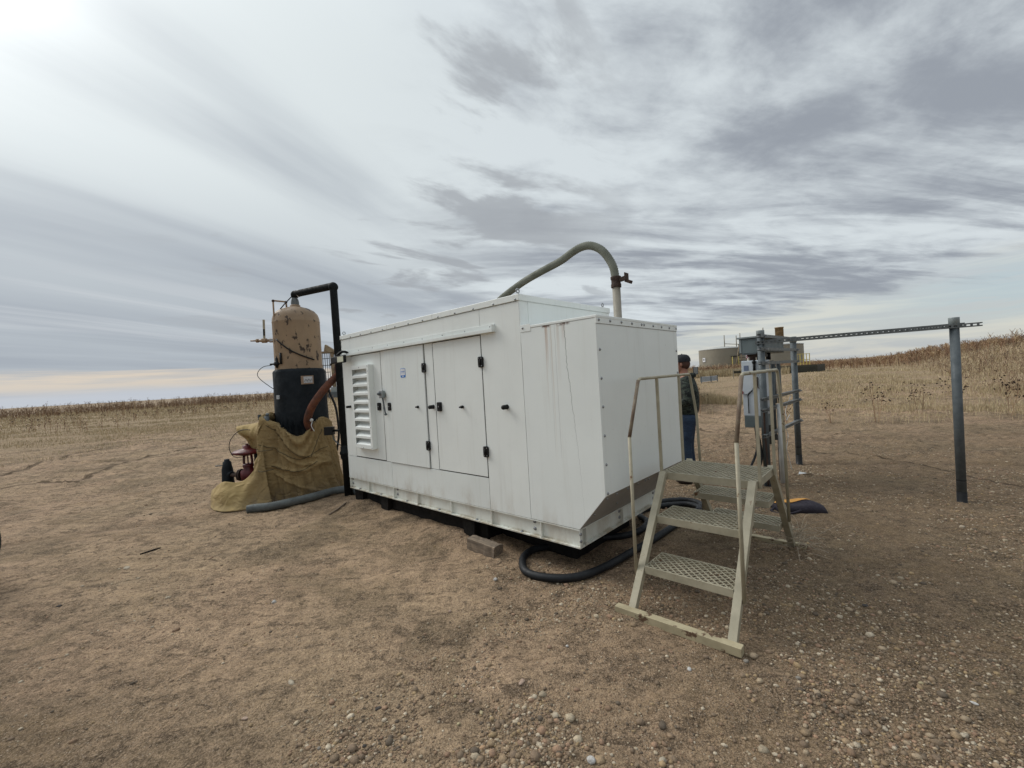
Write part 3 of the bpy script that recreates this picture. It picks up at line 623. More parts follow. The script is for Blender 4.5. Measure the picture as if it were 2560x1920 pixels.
ho = MB().tube(pts, rr, 16).build('exhaust_hose', 'hosegr', None); tag(ho, 'weathered grey ribbed hose arching over behind the white enclosure roof', 'hose')
# ------------------------------------------------------------------ access stairs
OX, OY = 1.158, 2.398
ST = thing('access_stairs', 'olive tan steel crossover steps with grated treads and two handrails', 'stairs', (OX, OY, 0), RZ)
WS = .61; PZ = .82
def leg(y_, x0, x1, nm='leg'):
    m_ = MB(); m_.bar((x0, y_, .02), (x1, y_, PZ-.004), .048, .045, (1, 0, 0)); return m_.build(nm, 'stair', ST, .002)
leg(0, 0.0, .60); leg(WS, 0.0, .60); leg(0, 1.75, 1.12); leg(WS, 1.75, 1.12)
MB().bar((-.03, -.06, .026), (-.03, .71, .022), .055, .050).build('ground_beam', 'beam', ST, .002); MB().bar((1.775, -.10, .012), (1.775, .74, .012), .055, .050).build('ground_beam', 'beam', ST, .002)
def tread(x0, x1, zt, fr=.05):
    m_ = MB(); h_ = fr; y0, y1 = .026, WS-.026
    if zt > .8: y0, y1 = -.022, WS+.022
    m_.box(x0, y0, zt-h_, x0+.006, y1, zt); m_.box(x1-.006, y0, zt-h_, x1, y1, zt); m_.box(x0+.006, y0, zt-h_, x1-.006, y0+.006, zt); m_.box(x0+.006, y1-.006, zt-h_, x1-.006, y1, zt)
    fo = m_.build('tread_frame' if zt < .8 else 'platform_frame', 'stair', ST, .001)
    gm = MB(); nc = int(round((y1-y0)/.0265)); pc = (y1-y0-.012)/nc; nrw = int(round((x1-x0)/.0255)); pr_ = (x1-x0-.012)/nrw
    for j in range(nrw+1):
        xc = x0+.006+j*pr_; pts = []
        for i in range(nc+1):
            amp = pr_*.42*(1 if (i+j) % 2 else -1)
            if j == 0: amp = max(amp, 0)
            if j == nrw: amp = min(amp, 0)
            pts.append((xc+amp, y0+.006+i*pc))
        w2 = .0042
        for (a, b2) in zip(pts[:-1], pts[1:]):
            zt1 = zt-.001; gm.add([(a[0]-w2, a[1], zt1-.006), (a[0]+w2, a[1], zt1-.006), (a[0]+w2, a[1], zt1), (a[0]-w2, a[1], zt1), (b2[0]-w2, b2[1], zt1-.006), (b2[0]+w2, b2[1], zt1-.006), (b2[0]+w2, b2[1], zt1), (b2[0]-w2, b2[1], zt1)],
                                  [(2, 3, 7, 6), (0, 4, 5, 1), (1, 5, 6, 2), (0, 3, 7, 4)])
    gm.build('grating', 'stair', fo, 0, False)
tread(.150, .435, .27); tread(.385, .680, .55); tread(.615, 1.105, PZ, .055); tread(1.12, 1.39, .55); tread(1.44, 1.68, .27)
def rail(y_):
    up = MB(); rr_ = .0115
    up.tube(fillet([(.15, y_, 1.145), (.335, y_, 1.545), (1.33, y_, 1.548), (1.455, y_, 1.17), (1.50, y_, .30)], .035), rr_, 10)
    up.build('top_rail', 'stair', ST)
    MB().tube([(.142, y_, .21), (.150, y_, 1.150)], rr_, 10).build('post', 'stair', ST)
    MB().tube([(.152, y_+.0005, 1.150), (.330, y_+.0005, 1.535)], rr_*1.06, 10).build('rusted_brace', 'stairrust', ST)
    for x_ in (.64, 1.08): MB().bar((x_, y_, PZ-.05), (x_, y_, 1.54), .022, .018, (0, 1, 0)).build('post', 'stair', ST, .001)
rail(-.034); rail(WS+.032)
# ------------------------------------------------------------------ separator tank, tarp, valve
T = thing('separator_tank', 'upright tan pressure tank with peeling paint wrapped in black foam below', 'tank', (-3.33, 6.74, 0), 0)
rt = .338
dome = [(.001, 2.925), (.10, 2.918), (.20, 2.888), (.27, 2.848), (.315, 2.795), (.334, 2.735), (rt, 2.69)]
MB().lathe([(.001, 2.925)]+dome[1:]+[(rt+.003, 2.68), (rt+.003, 2.67), (rt, 2.66), (rt, 1.90), (rt, .1)], (0, 0, 0), 48).build('shell', 'tan', T)
MB().lathe([(rt+.001, 1.945), (rt+.028, 1.925), (rt+.036, 1.90), (rt+.036, 1.5), (rt+.044, 1.2), (rt+.05, .9), (rt+.04, .2)], (0, 0, 0), 48).build('foam_wrap', 'blackwrap', T)
nz = MB(); nz.lathe([(.075, 2.905), (.075, 2.945), (.066, 2.955)], (0, 0, 0), 20); nz.build('nozzle_collar', 'tanclean', T)
MB().lathe([(.060, 2.95), (.060, 2.99), (.054, 3.03), (.036, 3.075), (.036, 3.10)], (0, 0, 0), 20).build('reducer', 'galvl', T)
def TW(x, y, z): return (x+3.33, y-6.74, z)
lp = MB(); lp.tube(fillet([TW(-3.535, 6.56, 1.95), TW(-3.535, 6.48, 2.1), TW(-3.53, 6.48, 2.99), TW(-3.40, 6.60, 2.985), TW(-3.40, 6.62, 2.86)], .02), .0125, 8); lp.build('vent_pipe', 'tanclean', T)
el_ = MB()
for p in (TW(-3.53, 6.48, 2.985), TW(-3.40, 6.60, 2.98)): el_.sphere(p, .022, 10, 6)
el_.build('pipe_elbow', 'rusty', T)
# sight valve at the left
vv = MB(); vv.cyl(TW(-3.62, 6.70, 2.415), TW(-3.74, 6.70, 2.418), .032, 14); vv.build('nozzle', 'tanclean', T)
vv = MB(); vv.cyl(TW(-3.74, 6.70, 2.418), TW(-3.92, 6.70, 2.425), .021, 12); vv.cyl(TW(-3.92, 6.70, 2.425), TW(-4.04, 6.70, 2.43), .012, 10); vv.cyl(TW(-3.79, 6.70, 2.42), TW(-3.86, 6.70, 2.422), .036, 8, False); vv.cyl(TW(-3.92, 6.70, 2.425), TW(-3.95, 6.70, 2.426), .030, 8, False)
vv.build('valve_body', 'tanclean', T); hb = MB(); hb.bar(TW(-3.825, 6.70, 2.45), TW(-3.816, 6.70, 2.75), .034, .010, (0, 1, 0)); hb.build('valve_handle', 'stair', T, .003)
MB().bar(TW(-3.8235, 6.694, 2.50), TW(-3.8205, 6.694, 2.60), .024, .006, (0, 1, 0)).build('handle_grip', 'black', T)
MB().box(.37-.10-.66, -.085, 2.40, .37-.03-.66, -.06, 2.44).build('valve_tag', 'paper', T)
# black cable slung round the shell
cbp = []
for i in range(16):
    k = i/15; a = R(-118)+k*R(92); cbp.append((math.cos(a)*(rt+.012), math.sin(a)*(rt+.012), 2.40-.33*k+.0*math.sin(k*3)-.05*math.sin(math.pi*k)))
MB().tube([TW(-3.37, 6.70, 3.07), TW(-3.39, 6.55, 2.95), TW(-3.44, 6.50, 2.86)], .009, 6).build('cable', 'black', T); MB().tube(cbp, .011, 6).build('cable', 'black', T)
rg = MB(); rg.lathe([(.001, 1.97), (.02, 1.975), (.02, 2.0), (.040, 2.005), (.040, 2.055), (.026, 2.06), (.022, 2.11), (.008, 2.125), (.001, 2.15)], TW(-3.52, 6.45, 0), 14); rg.cyl(TW(-3.52, 6.45, 2.03), TW(-3.62, 6.45, 2.03), .014, 8); rg.cyl(TW(-3.52, 6.45, 2.03), TW(-3.43, 6.43, 2.03), .014, 8); rg.build('regulator', 'black', T)
gg = MB(); gg.cyl(TW(-3.43, 6.40, 2.02), TW(-3.43, 6.40, 2.19), .016, 10); gg.build('sight_gauge', 'black', T)
MB().tube(spline([TW(-3.60, 6.45, 2.015), TW(-3.72, 6.45, 2.0), TW(-3.80, 6.45, 1.94), TW(-3.82, 6.45, 1.87), TW(-3.76, 6.45, 1.79), TW(-3.65, 6.47, 1.69), TW(-3.56, 6.5, 1.60), TW(-3.50, 6.44, 1.45)], 6), .0055, 6).build('tubing', 'galv', T)
pl = MB(); pl.bar(TW(-3.045-.085, 6.368, 1.762), TW(-3.045+.09, 6.388, 1.762), .125, .010, (0, -1, 0)); pl = pl.build('label_plate', 'plate', T); pl['label'] = 'tan plate with scribbled white label'
lb_ = MB(); lb_.bar(TW(-3.09, 6.3655, 1.765), TW(-2.965, 6.3795, 1.765), .095, .006, (0, -1, 0)); lb_.build('label_face', 'paper', pl)
sc = MB(); sc.tube(spline([TW(-3.08+.0135*i, 6.361+.0015*i, 1.757+.018*((i*7) % 3-1)) for i in range(9)], 3), .0022, 5); sc.build('scribble', 'black', pl)
MB().box(.13-.30, -.398, 1.50, .17-.30, -.375, 1.56).build('paper_tag', 'paper', T)
# black overhead pipe
PP = thing('black_pipe_riser', 'black wrapped pipe rising beside the white enclosure and bending over to the tan tank', 'pipe', (-2.525, 6.345, 0), 0)
q = lambda x, y, z: (x+2.525, y-6.345, z)
pp = MB(); pp.tube(fillet([q(-2.525, 6.345, -.05), q(-2.555, 6.345, 3.125), q(-3.33, 6.74, 3.125), q(-3.33, 6.74, 3.075)], .05, 6), .0535, 18); pp.build('pipe', 'blackpipe', PP)
for p, rr_ in ((q(-2.555, 6.345, 3.11), .070), (q(-3.32, 6.735, 3.118), .062)): MB().sphere(p, rr_, 16, 10).build('elbow', 'blackpipe', PP)
MB().lathe([(.052, .55), (.068, .57), (.068, .62), (.080, .63), (.080, .665), (.068, .675), (.064, .74), (.052, .76)], (-.006, 0, 0), 20).build('coupling', 'blackpipe', PP)
MB().lathe([(.0545, -.008), (.0575, 0), (.0545, .008)], q(-3.245, 6.697, 3.125), 16, 'x').build('band', 'white', PP)
jb = MB(); jb.box(-.29, -.04, .925, -.16, .05, 1.045); jb = jb.build('junction_box', 'black', PP, .006); MB().cyl((-.17, .0, .985), (-.03, .0, .985), .018, 10).build('conduit', 'black', jb)
MB().tube(spline([(-.17, -.01, .925), (-.16, -.01, .86), (-.10, -.01, .79), (-.055, -.01, .76)], 5), .009, 6).build('conduit', 'galv', jb)
bl_ = [(-3.00, 6.9, 1.75), (-2.945, 6.9, 1.55), (-2.862, 6.9, 1.30), (-2.836, 6.9, .93), (-2.87, 6.9, .7), (-2.93, 6.9, .48), (-3.0, 6.85, .32), (-2.97, 6.75, .19), (-2.85, 6.62, .10), (-2.66, 6.52, .06), (-2.45, 6.5, .05), (-2.2, 6.5, .04)]
ho = MB().tube(spline(bl_, 6), .018, 10).build('black_hose', 'blackrub'); tag(ho, 'thin black hose hanging in a loop between the tan tank and black pipe', 'hose')
# rusty hose from the enclosure to the tank
rp = [Vector((-2.35, 6.62, 1.98)), Vector((-2.56, 6.5, 1.85)), Vector((-2.71, 6.36, 1.69)), Vector((-2.87, 6.27, 1.47)), Vector((-2.98, 6.28, 1.31)), Vector((-3.06, 6.34, 1.15)), Vector((-3.08, 6.45, 1.0))]
pts, rr = ribbed(spline(rp, 8), .055, .016, .05); ho = MB().tube(pts, rr, 14).build('rusty_hose', 'rusthose'); tag(ho, 'rust brown ribbed hose slanting from the enclosure into the canvas around the tank', 'hose')
# grey ribbed hose on the ground
gp = [(-3.66, 5.74, .05), (-3.58, 5.765, .055), (-3.39, 5.81, .055), (-3.17, 5.97, .06), (-2.96, 6.20, .06), (-2.83, 6.42, .06), (-2.68, 6.52, .06), (-2.50, 6.48, .055), (-2.36, 6.36, .04), (-2.2, 6.3, .03)]
pts, rr = ribbed(spline(gp, 8), .056, .024, .12); ho = MB().tube(pts, rr, 16).build('grey_hose', 'hoseg'); tag(ho, 'thick grey ribbed hose lying on the dirt in front of the canvas', 'hose')
# canvas tarp: surfaces from key curves
def ridge(a, lo, hi):
    return max(0.0, 1-abs(a-(lo+hi)/2)/((hi-lo)/2))
def tarp_mesh():
    V = []; F = []; nu, nv = 150, 56
    c0 = np.array([-3.33, 6.72])
    for j in range(nv):
        v = j/(nv-1)
        for i in range(nu):
            th = R(-205)+R(262)*i/(nu-1)      # angle round the tank: -90 = front
            deg = math.degrees(th)
            # top height: high at the left shoulder, dipping at front, rising right
            zt = 1.08+.22*math.exp(-((deg+140)/22)**2)+.10*math.exp(-((deg+20)/25)**2)-.15*math.exp(-((deg+72)/24)**2)
            rb = .50+.04*math.sin(2.3*th+1)+.10*math.exp(-((deg+25)/30)**2)+.06*math.exp(-((deg+125)/20)**2)
            rtp = .425+.035*math.exp(-((deg+80)/25)**2)
            # left front column bulge (pipe under canvas)
            col = math.exp(-((deg+128)/9)**2)
            bulge = col*(.20+.035*math.exp(-((v-.42)/.10)**2)-.03*math.exp(-((v-.55)/.03)**2)-.02*math.exp(-((v-.27)/.02)**2))
            z = .012+(zt-.012)*v
            r = rb+(rtp-rb)*(v**.8)+bulge
            # swags between shoulder and right side
            u2 = (deg+120)/100.0
            if 0 < u2 < 1:
                sag = math.sin(math.pi*u2)
                ph = (v-1)*30+11*sag*sag; r += .030*math.sin(ph)*sag*(max(0, v-.5)/.5)
                # tension folds radiating from the waist tie
                d_ = (v-.44)-.16*(u2-.1)*(-1 if v < .44 else 1)*0; 
                f1 = math.exp(-((v-.46+.02*u2)/.018)**2); r += .042*f1*(1-u2*.5)
                f2 = math.exp(-((v-(.98-.55*u2))/.020)**2); r += .040*f2*(1-.5*u2)
                f3 = math.exp(-((v-(.70-.30*u2))/.016)**2); r += .028*f3
                f4 = math.exp(-((v-(.40-.42*u2))/.022)**2); r += .040*f4*(1-.5*u2)
                r += .03*math.exp(-(((u2-.82)/.07)**2+((v-.48)/.05)**2))
            r -= .055*math.exp(-((deg+114)/3.0)**2)*(.4+.6*math.sin(math.pi*min(1, v+.1)))
            r += .024*math.sin(deg*.33+v*7+math.sin(v*9+deg*.05))*(1-v)+.008*math.sin(deg*.9+v*21)
            r += .010*(fbm(np.array([deg*.08]), np.array([v*7.0]), 3)[0]-.5)*2
            if j < 3: r += (.05-.02*j)*(.6+.4*math.sin(deg*.25))
            V.append((c0[0]+r*math.cos(th), c0[1]+r*math.sin(th), z))
    # inner lip so the top edge has a rolled thickness
    k0 = len(V)
    for i in range(nu):
        x, y, z = V[(nv-1)*nu+i]; dx, dy = c0[0]-x, c0[1]-y; V.append((x+dx*.10, y+dy*.10, z+.012))
    for i in range(nu):
        x, y, z = V[(nv-1)*nu+i]; dx, dy = c0[0]-x, c0[1]-y; V.append((x+dx*.13, y+dy*.13, z-.10))
    for j in range(nv-1+2):
        for i in range(nu-1): F.append((j*nu+i, j*nu+i+1, (j+1)*nu+i+1, (j+1)*nu+i))
    mb = MB(); mb.add(V, F, True)
    def sheet(rows, n1, n2, amp, sd_):
        # rows: list of curves (lists of points), spline both ways
        g_ = [[p for p in resample_n(spline(r_, 6), n1)] for r_ in rows]; out_ = []
        for i in range(n1): out_.append(resample_n(spline([g_[k][i] for k in range(len(rows))], 6), n2))
        vs = []
        for j in range(n2):
            for i in range(n1):
                p = out_[i][j]; n_ = (fbm(np.array([i*.16+sd_]), np.array([j*.10]), 3)[0]-.5)*amp; vs.append((p[0]+n_*.5, p[1]-n_, p[2]+n_*.4))
        fs = [(j*n1+i, j*n1+i+1, (j+1)*n1+i+1, (j+1)*n1+i) for j in range(n2-1) for i in range(n1-1)]; mb.add(vs, fs, True)
    # shelf over the controller on the left, draped to its front
    sheet([[(-4.20, 6.95, 1.02), (-4.0, 6.98, 1.12), (-3.75, 6.95, 1.25), (-3.60, 6.75, 1.33)],
           [(-4.24, 6.62, 1.09), (-4.0, 6.66, 1.15), (-3.78, 6.62, 1.20), (-3.66, 6.50, 1.27)],
           [(-4.17, 6.42, 1.12), (-3.98, 6.40, 1.12), (-3.80, 6.34, 1.13), (-3.66, 6.26, 1.17)],
           [(-4.13, 6.38, 1.03), (-3.96, 6.33, 1.01), (-3.82, 6.26, 1.02), (-3.70, 6.20, 1.08)],
           [(-4.04, 6.42, .93), (-3.93, 6.38, .95), (-3.84, 6.33, .90), (-3.74, 6.22, .95)],
           [(-4.00, 6.46, .80), (-3.90, 6.42, .82), (-3.82, 6.36, .76), (-3.76, 6.26, .80)],
           [(-3.94, 6.50, .66), (-3.88, 6.46, .68), (-3.82, 6.40, .62), (-3.78, 6.30, .66)]], 34, 40, .07, 3)
    # low skirt running out to the left
    sheet([[(-4.60, 6.42, .19), (-4.40, 6.23, .27), (-4.20, 6.10, .37), (-4.0, 6.06, .36), (-3.86, 6.08, .40), (-3.74, 6.14, .56), (-3.66, 6.20, .9)],
           [(-4.56, 6.34, .12), (-4.38, 6.13, .18), (-4.16, 6.00, .24), (-3.98, 5.97, .24), (-3.84, 6.0, .28), (-3.70, 6.06, .40), (-3.62, 6.14, .6)],
           [(-4.50, 6.24, .04), (-4.30, 6.02, .06), (-4.08, 5.91, .08), (-3.92, 5.90, .08), (-3.78, 5.94, .1), (-3.66, 6.0, .16), (-3.55, 6.08, .28)],
           [(-4.46, 6.18, .012), (-4.26, 5.95, .012), (-4.05, 5.84, .012), (-3.88, 5.84, .012), (-3.74, 5.88, .012), (-3.60, 5.94, .02), (-3.48, 6.02, .05)]], 60, 26, .06, 11)
    return mb
def resample_n(pts, n):
    Ls = [0]
    for a, b_ in zip(pts[:-1], pts[1:]): Ls.append(Ls[-1]+(b_-a).length)
    out_ = []; k = 0
    for i in range(n):
        s_ = Ls[-1]*i/(n-1)
        while k < len(Ls)-2 and Ls[k+1] < s_: k += 1
        f = (s_-Ls[k])/max(1e-9, Ls[k+1]-Ls[k]); out_.append(pts[k].lerp(pts[k+1], min(1, max(0, f))))
    return out_
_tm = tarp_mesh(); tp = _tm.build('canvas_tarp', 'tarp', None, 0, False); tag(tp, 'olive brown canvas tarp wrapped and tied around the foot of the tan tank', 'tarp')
sm_ = tp.modifiers.new('thick', 'SOLIDIFY'); sm_.thickness = .006
# cords on the tarp
cord = MB()
def ring(v_, zofs, dr):
    pts = []
    for i in range(40):
        th = R(-150)+R(115)*i/39; deg = math.degrees(th); r = .545+.13*math.exp(-((deg+128)/9)**2)+dr; pts.append(Vector((-3.33+r*math.cos(th), 6.72+r*math.sin(th), zofs)))
    return pts
def tarp_at(deg, v):
    i = (deg+205)/262*149; j = v*55; i0 = int(i); j0 = min(54, int(j)); a = Vector(_tm.v[j0*150+i0]).lerp(Vector(_tm.v[j0*150+i0+1]), i-i0); b_ = Vector(_tm.v[(j0+1)*150+i0]).lerp(Vector(_tm.v[(j0+1)*150+i0+1]), i-i0); p = a.lerp(b_, j-j0)
    n_ = Vector((p.x+3.33, p.y-6.72, 0)).normalized(); return p+n_*.007
for (d0, v0, d1, v1, sag) in ((-122, .95, -53, .60, .0), (-53, .60, -28, .86, .02), (-126, .70, -22, .62, -.02), (-116, .46, -44, .50, -.03)):
    MB().tube([tarp_at(d0+(d1-d0)*k/30, v0+(v1-v0)*k/30+sag*math.sin(math.pi*k/30)) for k in range(31)], .0042, 5).build('seam', 'olivecord', tp)
for pts_, r_ in (([(-3.74, 6.20, .52), (-3.66, 6.055, .50), (-3.56, 6.02, .50), (-3.47, 6.10, .51)], .006), ([(-3.74, 6.19, .80), (-3.66, 6.04, .79), (-3.56, 6.02, .79), (-3.47, 6.11, .79)], .005)):
    MB().tube(spline(pts_, 6), r_, 6).build('tie_cord', 'olivecord', tp)
MB().tube(spline([(-2.98, 6.29, 1.19), (-2.96, 6.27, 1.14), (-2.965, 6.25, 1.08), (-2.93, 6.26, 1.0)], 5), .006, 6).build('cord_end', 'whitepvc', tp); MB().sphere((-2.965, 6.27, 1.165), .026, 8, 6).build('cord_knot', 'whitepvc', tp)
# black foam rag showing in the gap at the tarp top
rg_ = MB()
for i in range(22):
    th = R(-122+i*4.2); r = .402+.02*math.sin(i*1.9); x_, y_ = -3.33+r*math.cos(th), 6.74+r*math.sin(th); hgt_ = .03+.14*abs(math.sin(i*1.3))**2; tx_, ty_ = -math.sin(th)*.026, math.cos(th)*.026
    rg_.add([(x_-tx_, y_-ty_, .92), (x_+tx_, y_+ty_, .92), (x_+tx_*.3, y_-.02, 1.08+hgt_), (x_*1-tx_*.8, y_+.02, 1.05), (x_-.01, y_-.04, 1.0)], [(0, 1, 2), (0, 2, 3), (1, 3, 2), (0, 3, 1), (0, 1, 4), (1, 2, 4), (2, 0, 4)])
rg_ = rg_.build('torn_foam', 'blackwrap', T); rg_.location = (3.33, -6.74, .0)
gz_ = MB(); gz_.cyl((-3.63, 6.29, 1.13), (-3.63, 6.29, 1.26), .032, 10); gz_.cyl((-3.63, 6.29, 1.24), (-3.72, 6.27, 1.25), .009, 8); gz_.box(-3.735, 6.24, 1.215, -3.715, 6.30, 1.29); gz_.cyl((-3.63, 6.29, 1.26), (-3.615, 6.29, 1.30), .022, 8)
gz_.build('needle_valve', 'galv'); tag(bpy.data.objects['needle_valve'], 'small grey needle valve poking out of the top of the canvas', 'valve')
# red control valve
RV = thing('control_valve', 'dark red diaphragm control valve beside the canvas', 'valve', (-4.05, 6.45, 0), 0)
MB().lathe([(.001, .835), (.060, .833), (.062, .795), (.075, .785), (.165, .765), (.195, .750), (.205, .738), (.205, .725), (.190, .715), (.14, .70), (.06, .68), (.001, .68)], (0, 0, 0), 32).build('diaphragm_casing', 'red', RV)
MB().cyl((0, 0, .83), (0, 0, .855), .022, 8).build('vent_cap', 'red', RV)
yk = MB(); yk.tube(fillet([(-.055, 0, .70), (-.065, 0, .56), (-.03, 0, .50)], .03), .017, 8); yk.tube(fillet([(.055, 0, .70), (.065, 0, .56), (.03, 0, .50)], .03), .017, 8); yk.cyl((0, 0, .48), (0, 0, .70), .010, 8); yk.build('yoke', 'red', RV)
MB().lathe([(.001, .56), (.070, .555), (.075, .52), (.062, .49), (.105, .45), (.115, .38), (.10, .32), (.06, .28), (.001, .27)], (0, 0, 0), 20).build('valve_body', 'red', RV)
fl = MB()
for x_ in (-.13, -.105, .10, .125): fl.cyl((x_*1.15, 0, .39), (x_*1.15+.016, 0, .39), .092 if abs(x_) < .126 else .085, 18)
fl.cyl((-.28, 0, .395), (.25, 0, .395), .032, 12); fl.build('flange', 'rusty', RV)
bv_ = MB(); bv_.lathe([(.001, .63), (.035, .63), (.038, .60), (.055, .59), (.062, .53), (.075, .48), (.078, .36), (.085, .25), (.075, .02), (.07, -.03)], (-.36, .06, 0), 18); bv_.cyl((-.36, .06, .41), (-.25, 0, .395), .05, 12); bv_.build('insulated_pipe', 'blackwrap', RV)
MB().tube([(-.40, .03, .54), (-.50, .0, .545)], .008, 6).build('lever', 'galv', RV)
sb = MB(); sb.cyl((-.13, .03, -.02), (0, 0, .34), .014, 8); sb.cyl((.13, -.03, -.02), (0, 0, .34), .014, 8); sb.cyl((0, .1, -.02), (0, 0, .34), .014, 8); sb.build('support_strut', 'blackskid', RV)
bx_ = MB(); bx_.box(.09, .0, .12, .38, .25, .80); bx_.build('positioner_box', 'black', RV, .01)
MB().tube(spline([(.22, -.13, 1.05), (.10, -.15, 1.08), (-.02, -.15, 1.06), (-.13, -.15, .96), (-.17, -.15, .85), (-.15, -.15, .75), (-.10, -.15, .69), (-.03, -.10, .67), (0, -.02, .68)], 6), .0055, 6).build('air_tube', 'black', RV)
# ------------------------------------------------------------------ hoses, wood block on the ground
h1 = [(.55, 4.15, .03), (.40, 4.0, .03), (.25, 3.95, .03), (.10, 3.88, .032), (.015, 3.74, .032), (.0, 3.56, .032), (.03, 3.44, .032), (.12, 3.355, .032), (.28, 3.30, .032), (.47, 3.325, .032), (.69, 3.47, .033), (.96, 3.71, .033), (1.26, 3.99, .033), (1.60, 4.33, .033), (1.90, 4.62, .033), (2.08, 4.88, .033), (2.0, 5.08, .033), (1.78, 5.10, .033), (1.5, 5.02, .033), (1.2, 5.05, .03)]
ho = MB().tube(spline(h1, 8), .031, 14).build('black_cable_hose', 'blackrub'); tag(ho, 'thick black hose looping on the dirt below the near corner of the enclosure', 'hose')
h2 = [(.55, 4.02, .03), (.82, 4.08, .03), (1.02, 4.10, .032), (1.2, 4.22, .034), (1.32, 4.42, .035), (1.30, 4.62, .035), (1.40, 4.80, .035), (1.65, 4.92, .034), (1.9, 4.88, .05), (1.98, 4.72, .06), (1.9, 4.55, .07)]
ho = MB().tube(spline(h2, 8), .030, 14).build('black_cable_hose', 'blackrub'); tag(ho, 'inner black hose coiling beneath the short end of the enclosure behind the steps', 'hose')
wb = MB()
import bmesh
for i in range(9):
    k = i/8
wbp = []; n_ = 10
poly = [(-.062, -.06), (.060, -.062), (.066, .050), (.020, .066), (-.058, .058)]
vs = []
for i in range(n_+1):
    xx = -.17+.34*i/n_
    for (a, c__) in poly: vs.append((xx, a+rnd.uniform(-.006, .006), c__+.055+rnd.uniform(-.006, .006)))
m5 = 5; fs = [(i*m5+k, i*m5+(k+1) % m5, (i+1)*m5+(k+1) % m5, (i+1)*m5+k) for i in range(n_) for k in range(m5)]+[tuple(range(m5))[::-1], tuple(n_*m5+k for k in range(m5))]
wb.add(vs, fs); wo = wb.build('wood_block', 'wood', None, .003); wo.location = (-.345, 3.955, 0.0); wo.rotation_euler = (0, R(4), math.atan2(-.245, .30)); tag(wo, 'weathered timber block lying on dirt under the near end of the enclosure', 'wood block')
# small stick things
def stick(p, q, r, label, mat='wood'):
    p = Vector(p); q = Vector(q); p.z = gz(p.x, p.y)+r*.7; q.z = gz(q.x, q.y)+r*.7; m_ = (p+q)/2; m_.z += r*.3; m_.x += r*1.5
    o = MB().tube([p, m_, q], [r, r*1.1, r*.8], 7).build('stick', mat); tag(o, label, 'stick')
stick((-3.95, 4.41, 0), (-3.86, 4.56, 0), .007, 'dark charred stick on the bare dirt at left', 'blackskid')
stick((-2.42, 5.42, 0), (-2.33, 5.75, 0), .010, 'pale splinter of wood near the foot of the black pipe')
# ------------------------------------------------------------------ strut rack and electrical gear
AX, AY = 3.28, 5.60; RT = Vector((.71297458, .70118988, 0)); RB = Vector((-.70118988, .71297458, 0)); RRZ = math.atan2(RT.y, RT.x)
def RK(x, y, z): return Vector((AX, AY, 0))+RT*x+RB*y+Vector((0, 0, z))
posts = []
def post(x, y, h_, r, label, sink=.10, shoe=True):
    po = thing('steel_post', label, 'post', (x, y, gz(x, y)), 0, 'galvanised posts of the strut rack')
    MB().cyl((0, 0, sink), (0, 0, h_-.08), r, 18).build('tube', 'galv', po); MB().lathe([(.0005, h_), (r*1.10, h_-.001), (r*1.12, h_-.004), (r*1.12, h_-.09), (r, h_-.092)], (0, 0, 0), 18).build('coupling', 'coupling', po)
    if shoe: MB().lathe([(r*1.05, -.1), (r*1.05, sink+.02), (r*.98, sink+.003)], (0, 0, 0), 18).build('foot_sleeve', 'black', po)
    MB().lathe([(r*1.015, sink+.14), (r*1.03, sink+.145), (r*1.015, sink+.15)], (0, 0, 0), 18).build('band', 'black', po)
    return po
post(AX, AY, 2.045, .043, 'grey steel post nearest the steps, with red stained foot', .06)
post(AX+RT.x*1.70, AY+RT.y*1.70, 2.02, .043, 'grey steel post at the far end of the electrical rack', .12)
post(4.765, 4.586, 1.985, .040, 'grey steel post standing alone at the right end of the long strut', .09)
def strut_ch(p, q, label, slots=True, faceup=(0, 0, 1), group='strut channels of the rack'):
    p = Vector(p); q = Vector(q); d_ = (q-p); Ln = d_.length; d_.normalize(); th = thing('strut_channel', label, 'strut', p, 0, group)
    th.rotation_euler = d_.to_track_quat('X', 'Z').to_euler()
    m_ = MB(); hw = .0205
    if slots:
        pit = .048; n = int(Ln/pit); m_.box(0, -.0015, -hw, Ln, .0015, -.009); m_.box(0, -.0015, .009, Ln, .0015, hw)
        for i in range(n+1):
            x0 = i*pit; m_.box(x0, -.0012, -.009, min(Ln, x0+.020), .0012, .009)
    else: m_.box(0, -.0015, -hw, Ln, .0015, hw)
    m_.box(0, .0015, hw-.003, Ln, .040, hw); m_.box(0, .0015, -hw, Ln, .040, -hw+.003); m_.box(0, .037, hw-.012, Ln, .040, hw-.003); m_.box(0, .037, -hw+.003, Ln, .040, -hw+.012)
    m_.build('channel', 'galvl', th); return th
def clamp(parent_thing, loc, rz=0):
    m_ = MB(); m_.torus((0, 0, 0), .047, .004, 'z', 18, 6); m_.box(.03, -.018, -.008, .085, .018, .008); o = m_.build('pipe_clamp', 'steel', parent_thing); o.location = loc; o.rotation_euler = (0, 0, rz); return o
dn = DL*-1
for off, ext, lab in ((.047, .10, 'long slotted strut on the near side of the posts, running to the right end post'), (-.047-.04, .0, 'long slotted strut on the far side of the posts, running to the right end post')):
    a = Vector((AX, AY, 1.885+(-.004 if off > 0 else .012))); bq = Vector((4.765, 4.586, 1.885+(-.004 if off > 0 else .012))); dd = (bq-a).normalized(); pn = Vector((-dd.y, dd.x, 0))
    a2 = a-dd*.06-pn*off; b2 = bq+dd*(.10+ext)-pn*off; strut_ch(a2, b2, lab)
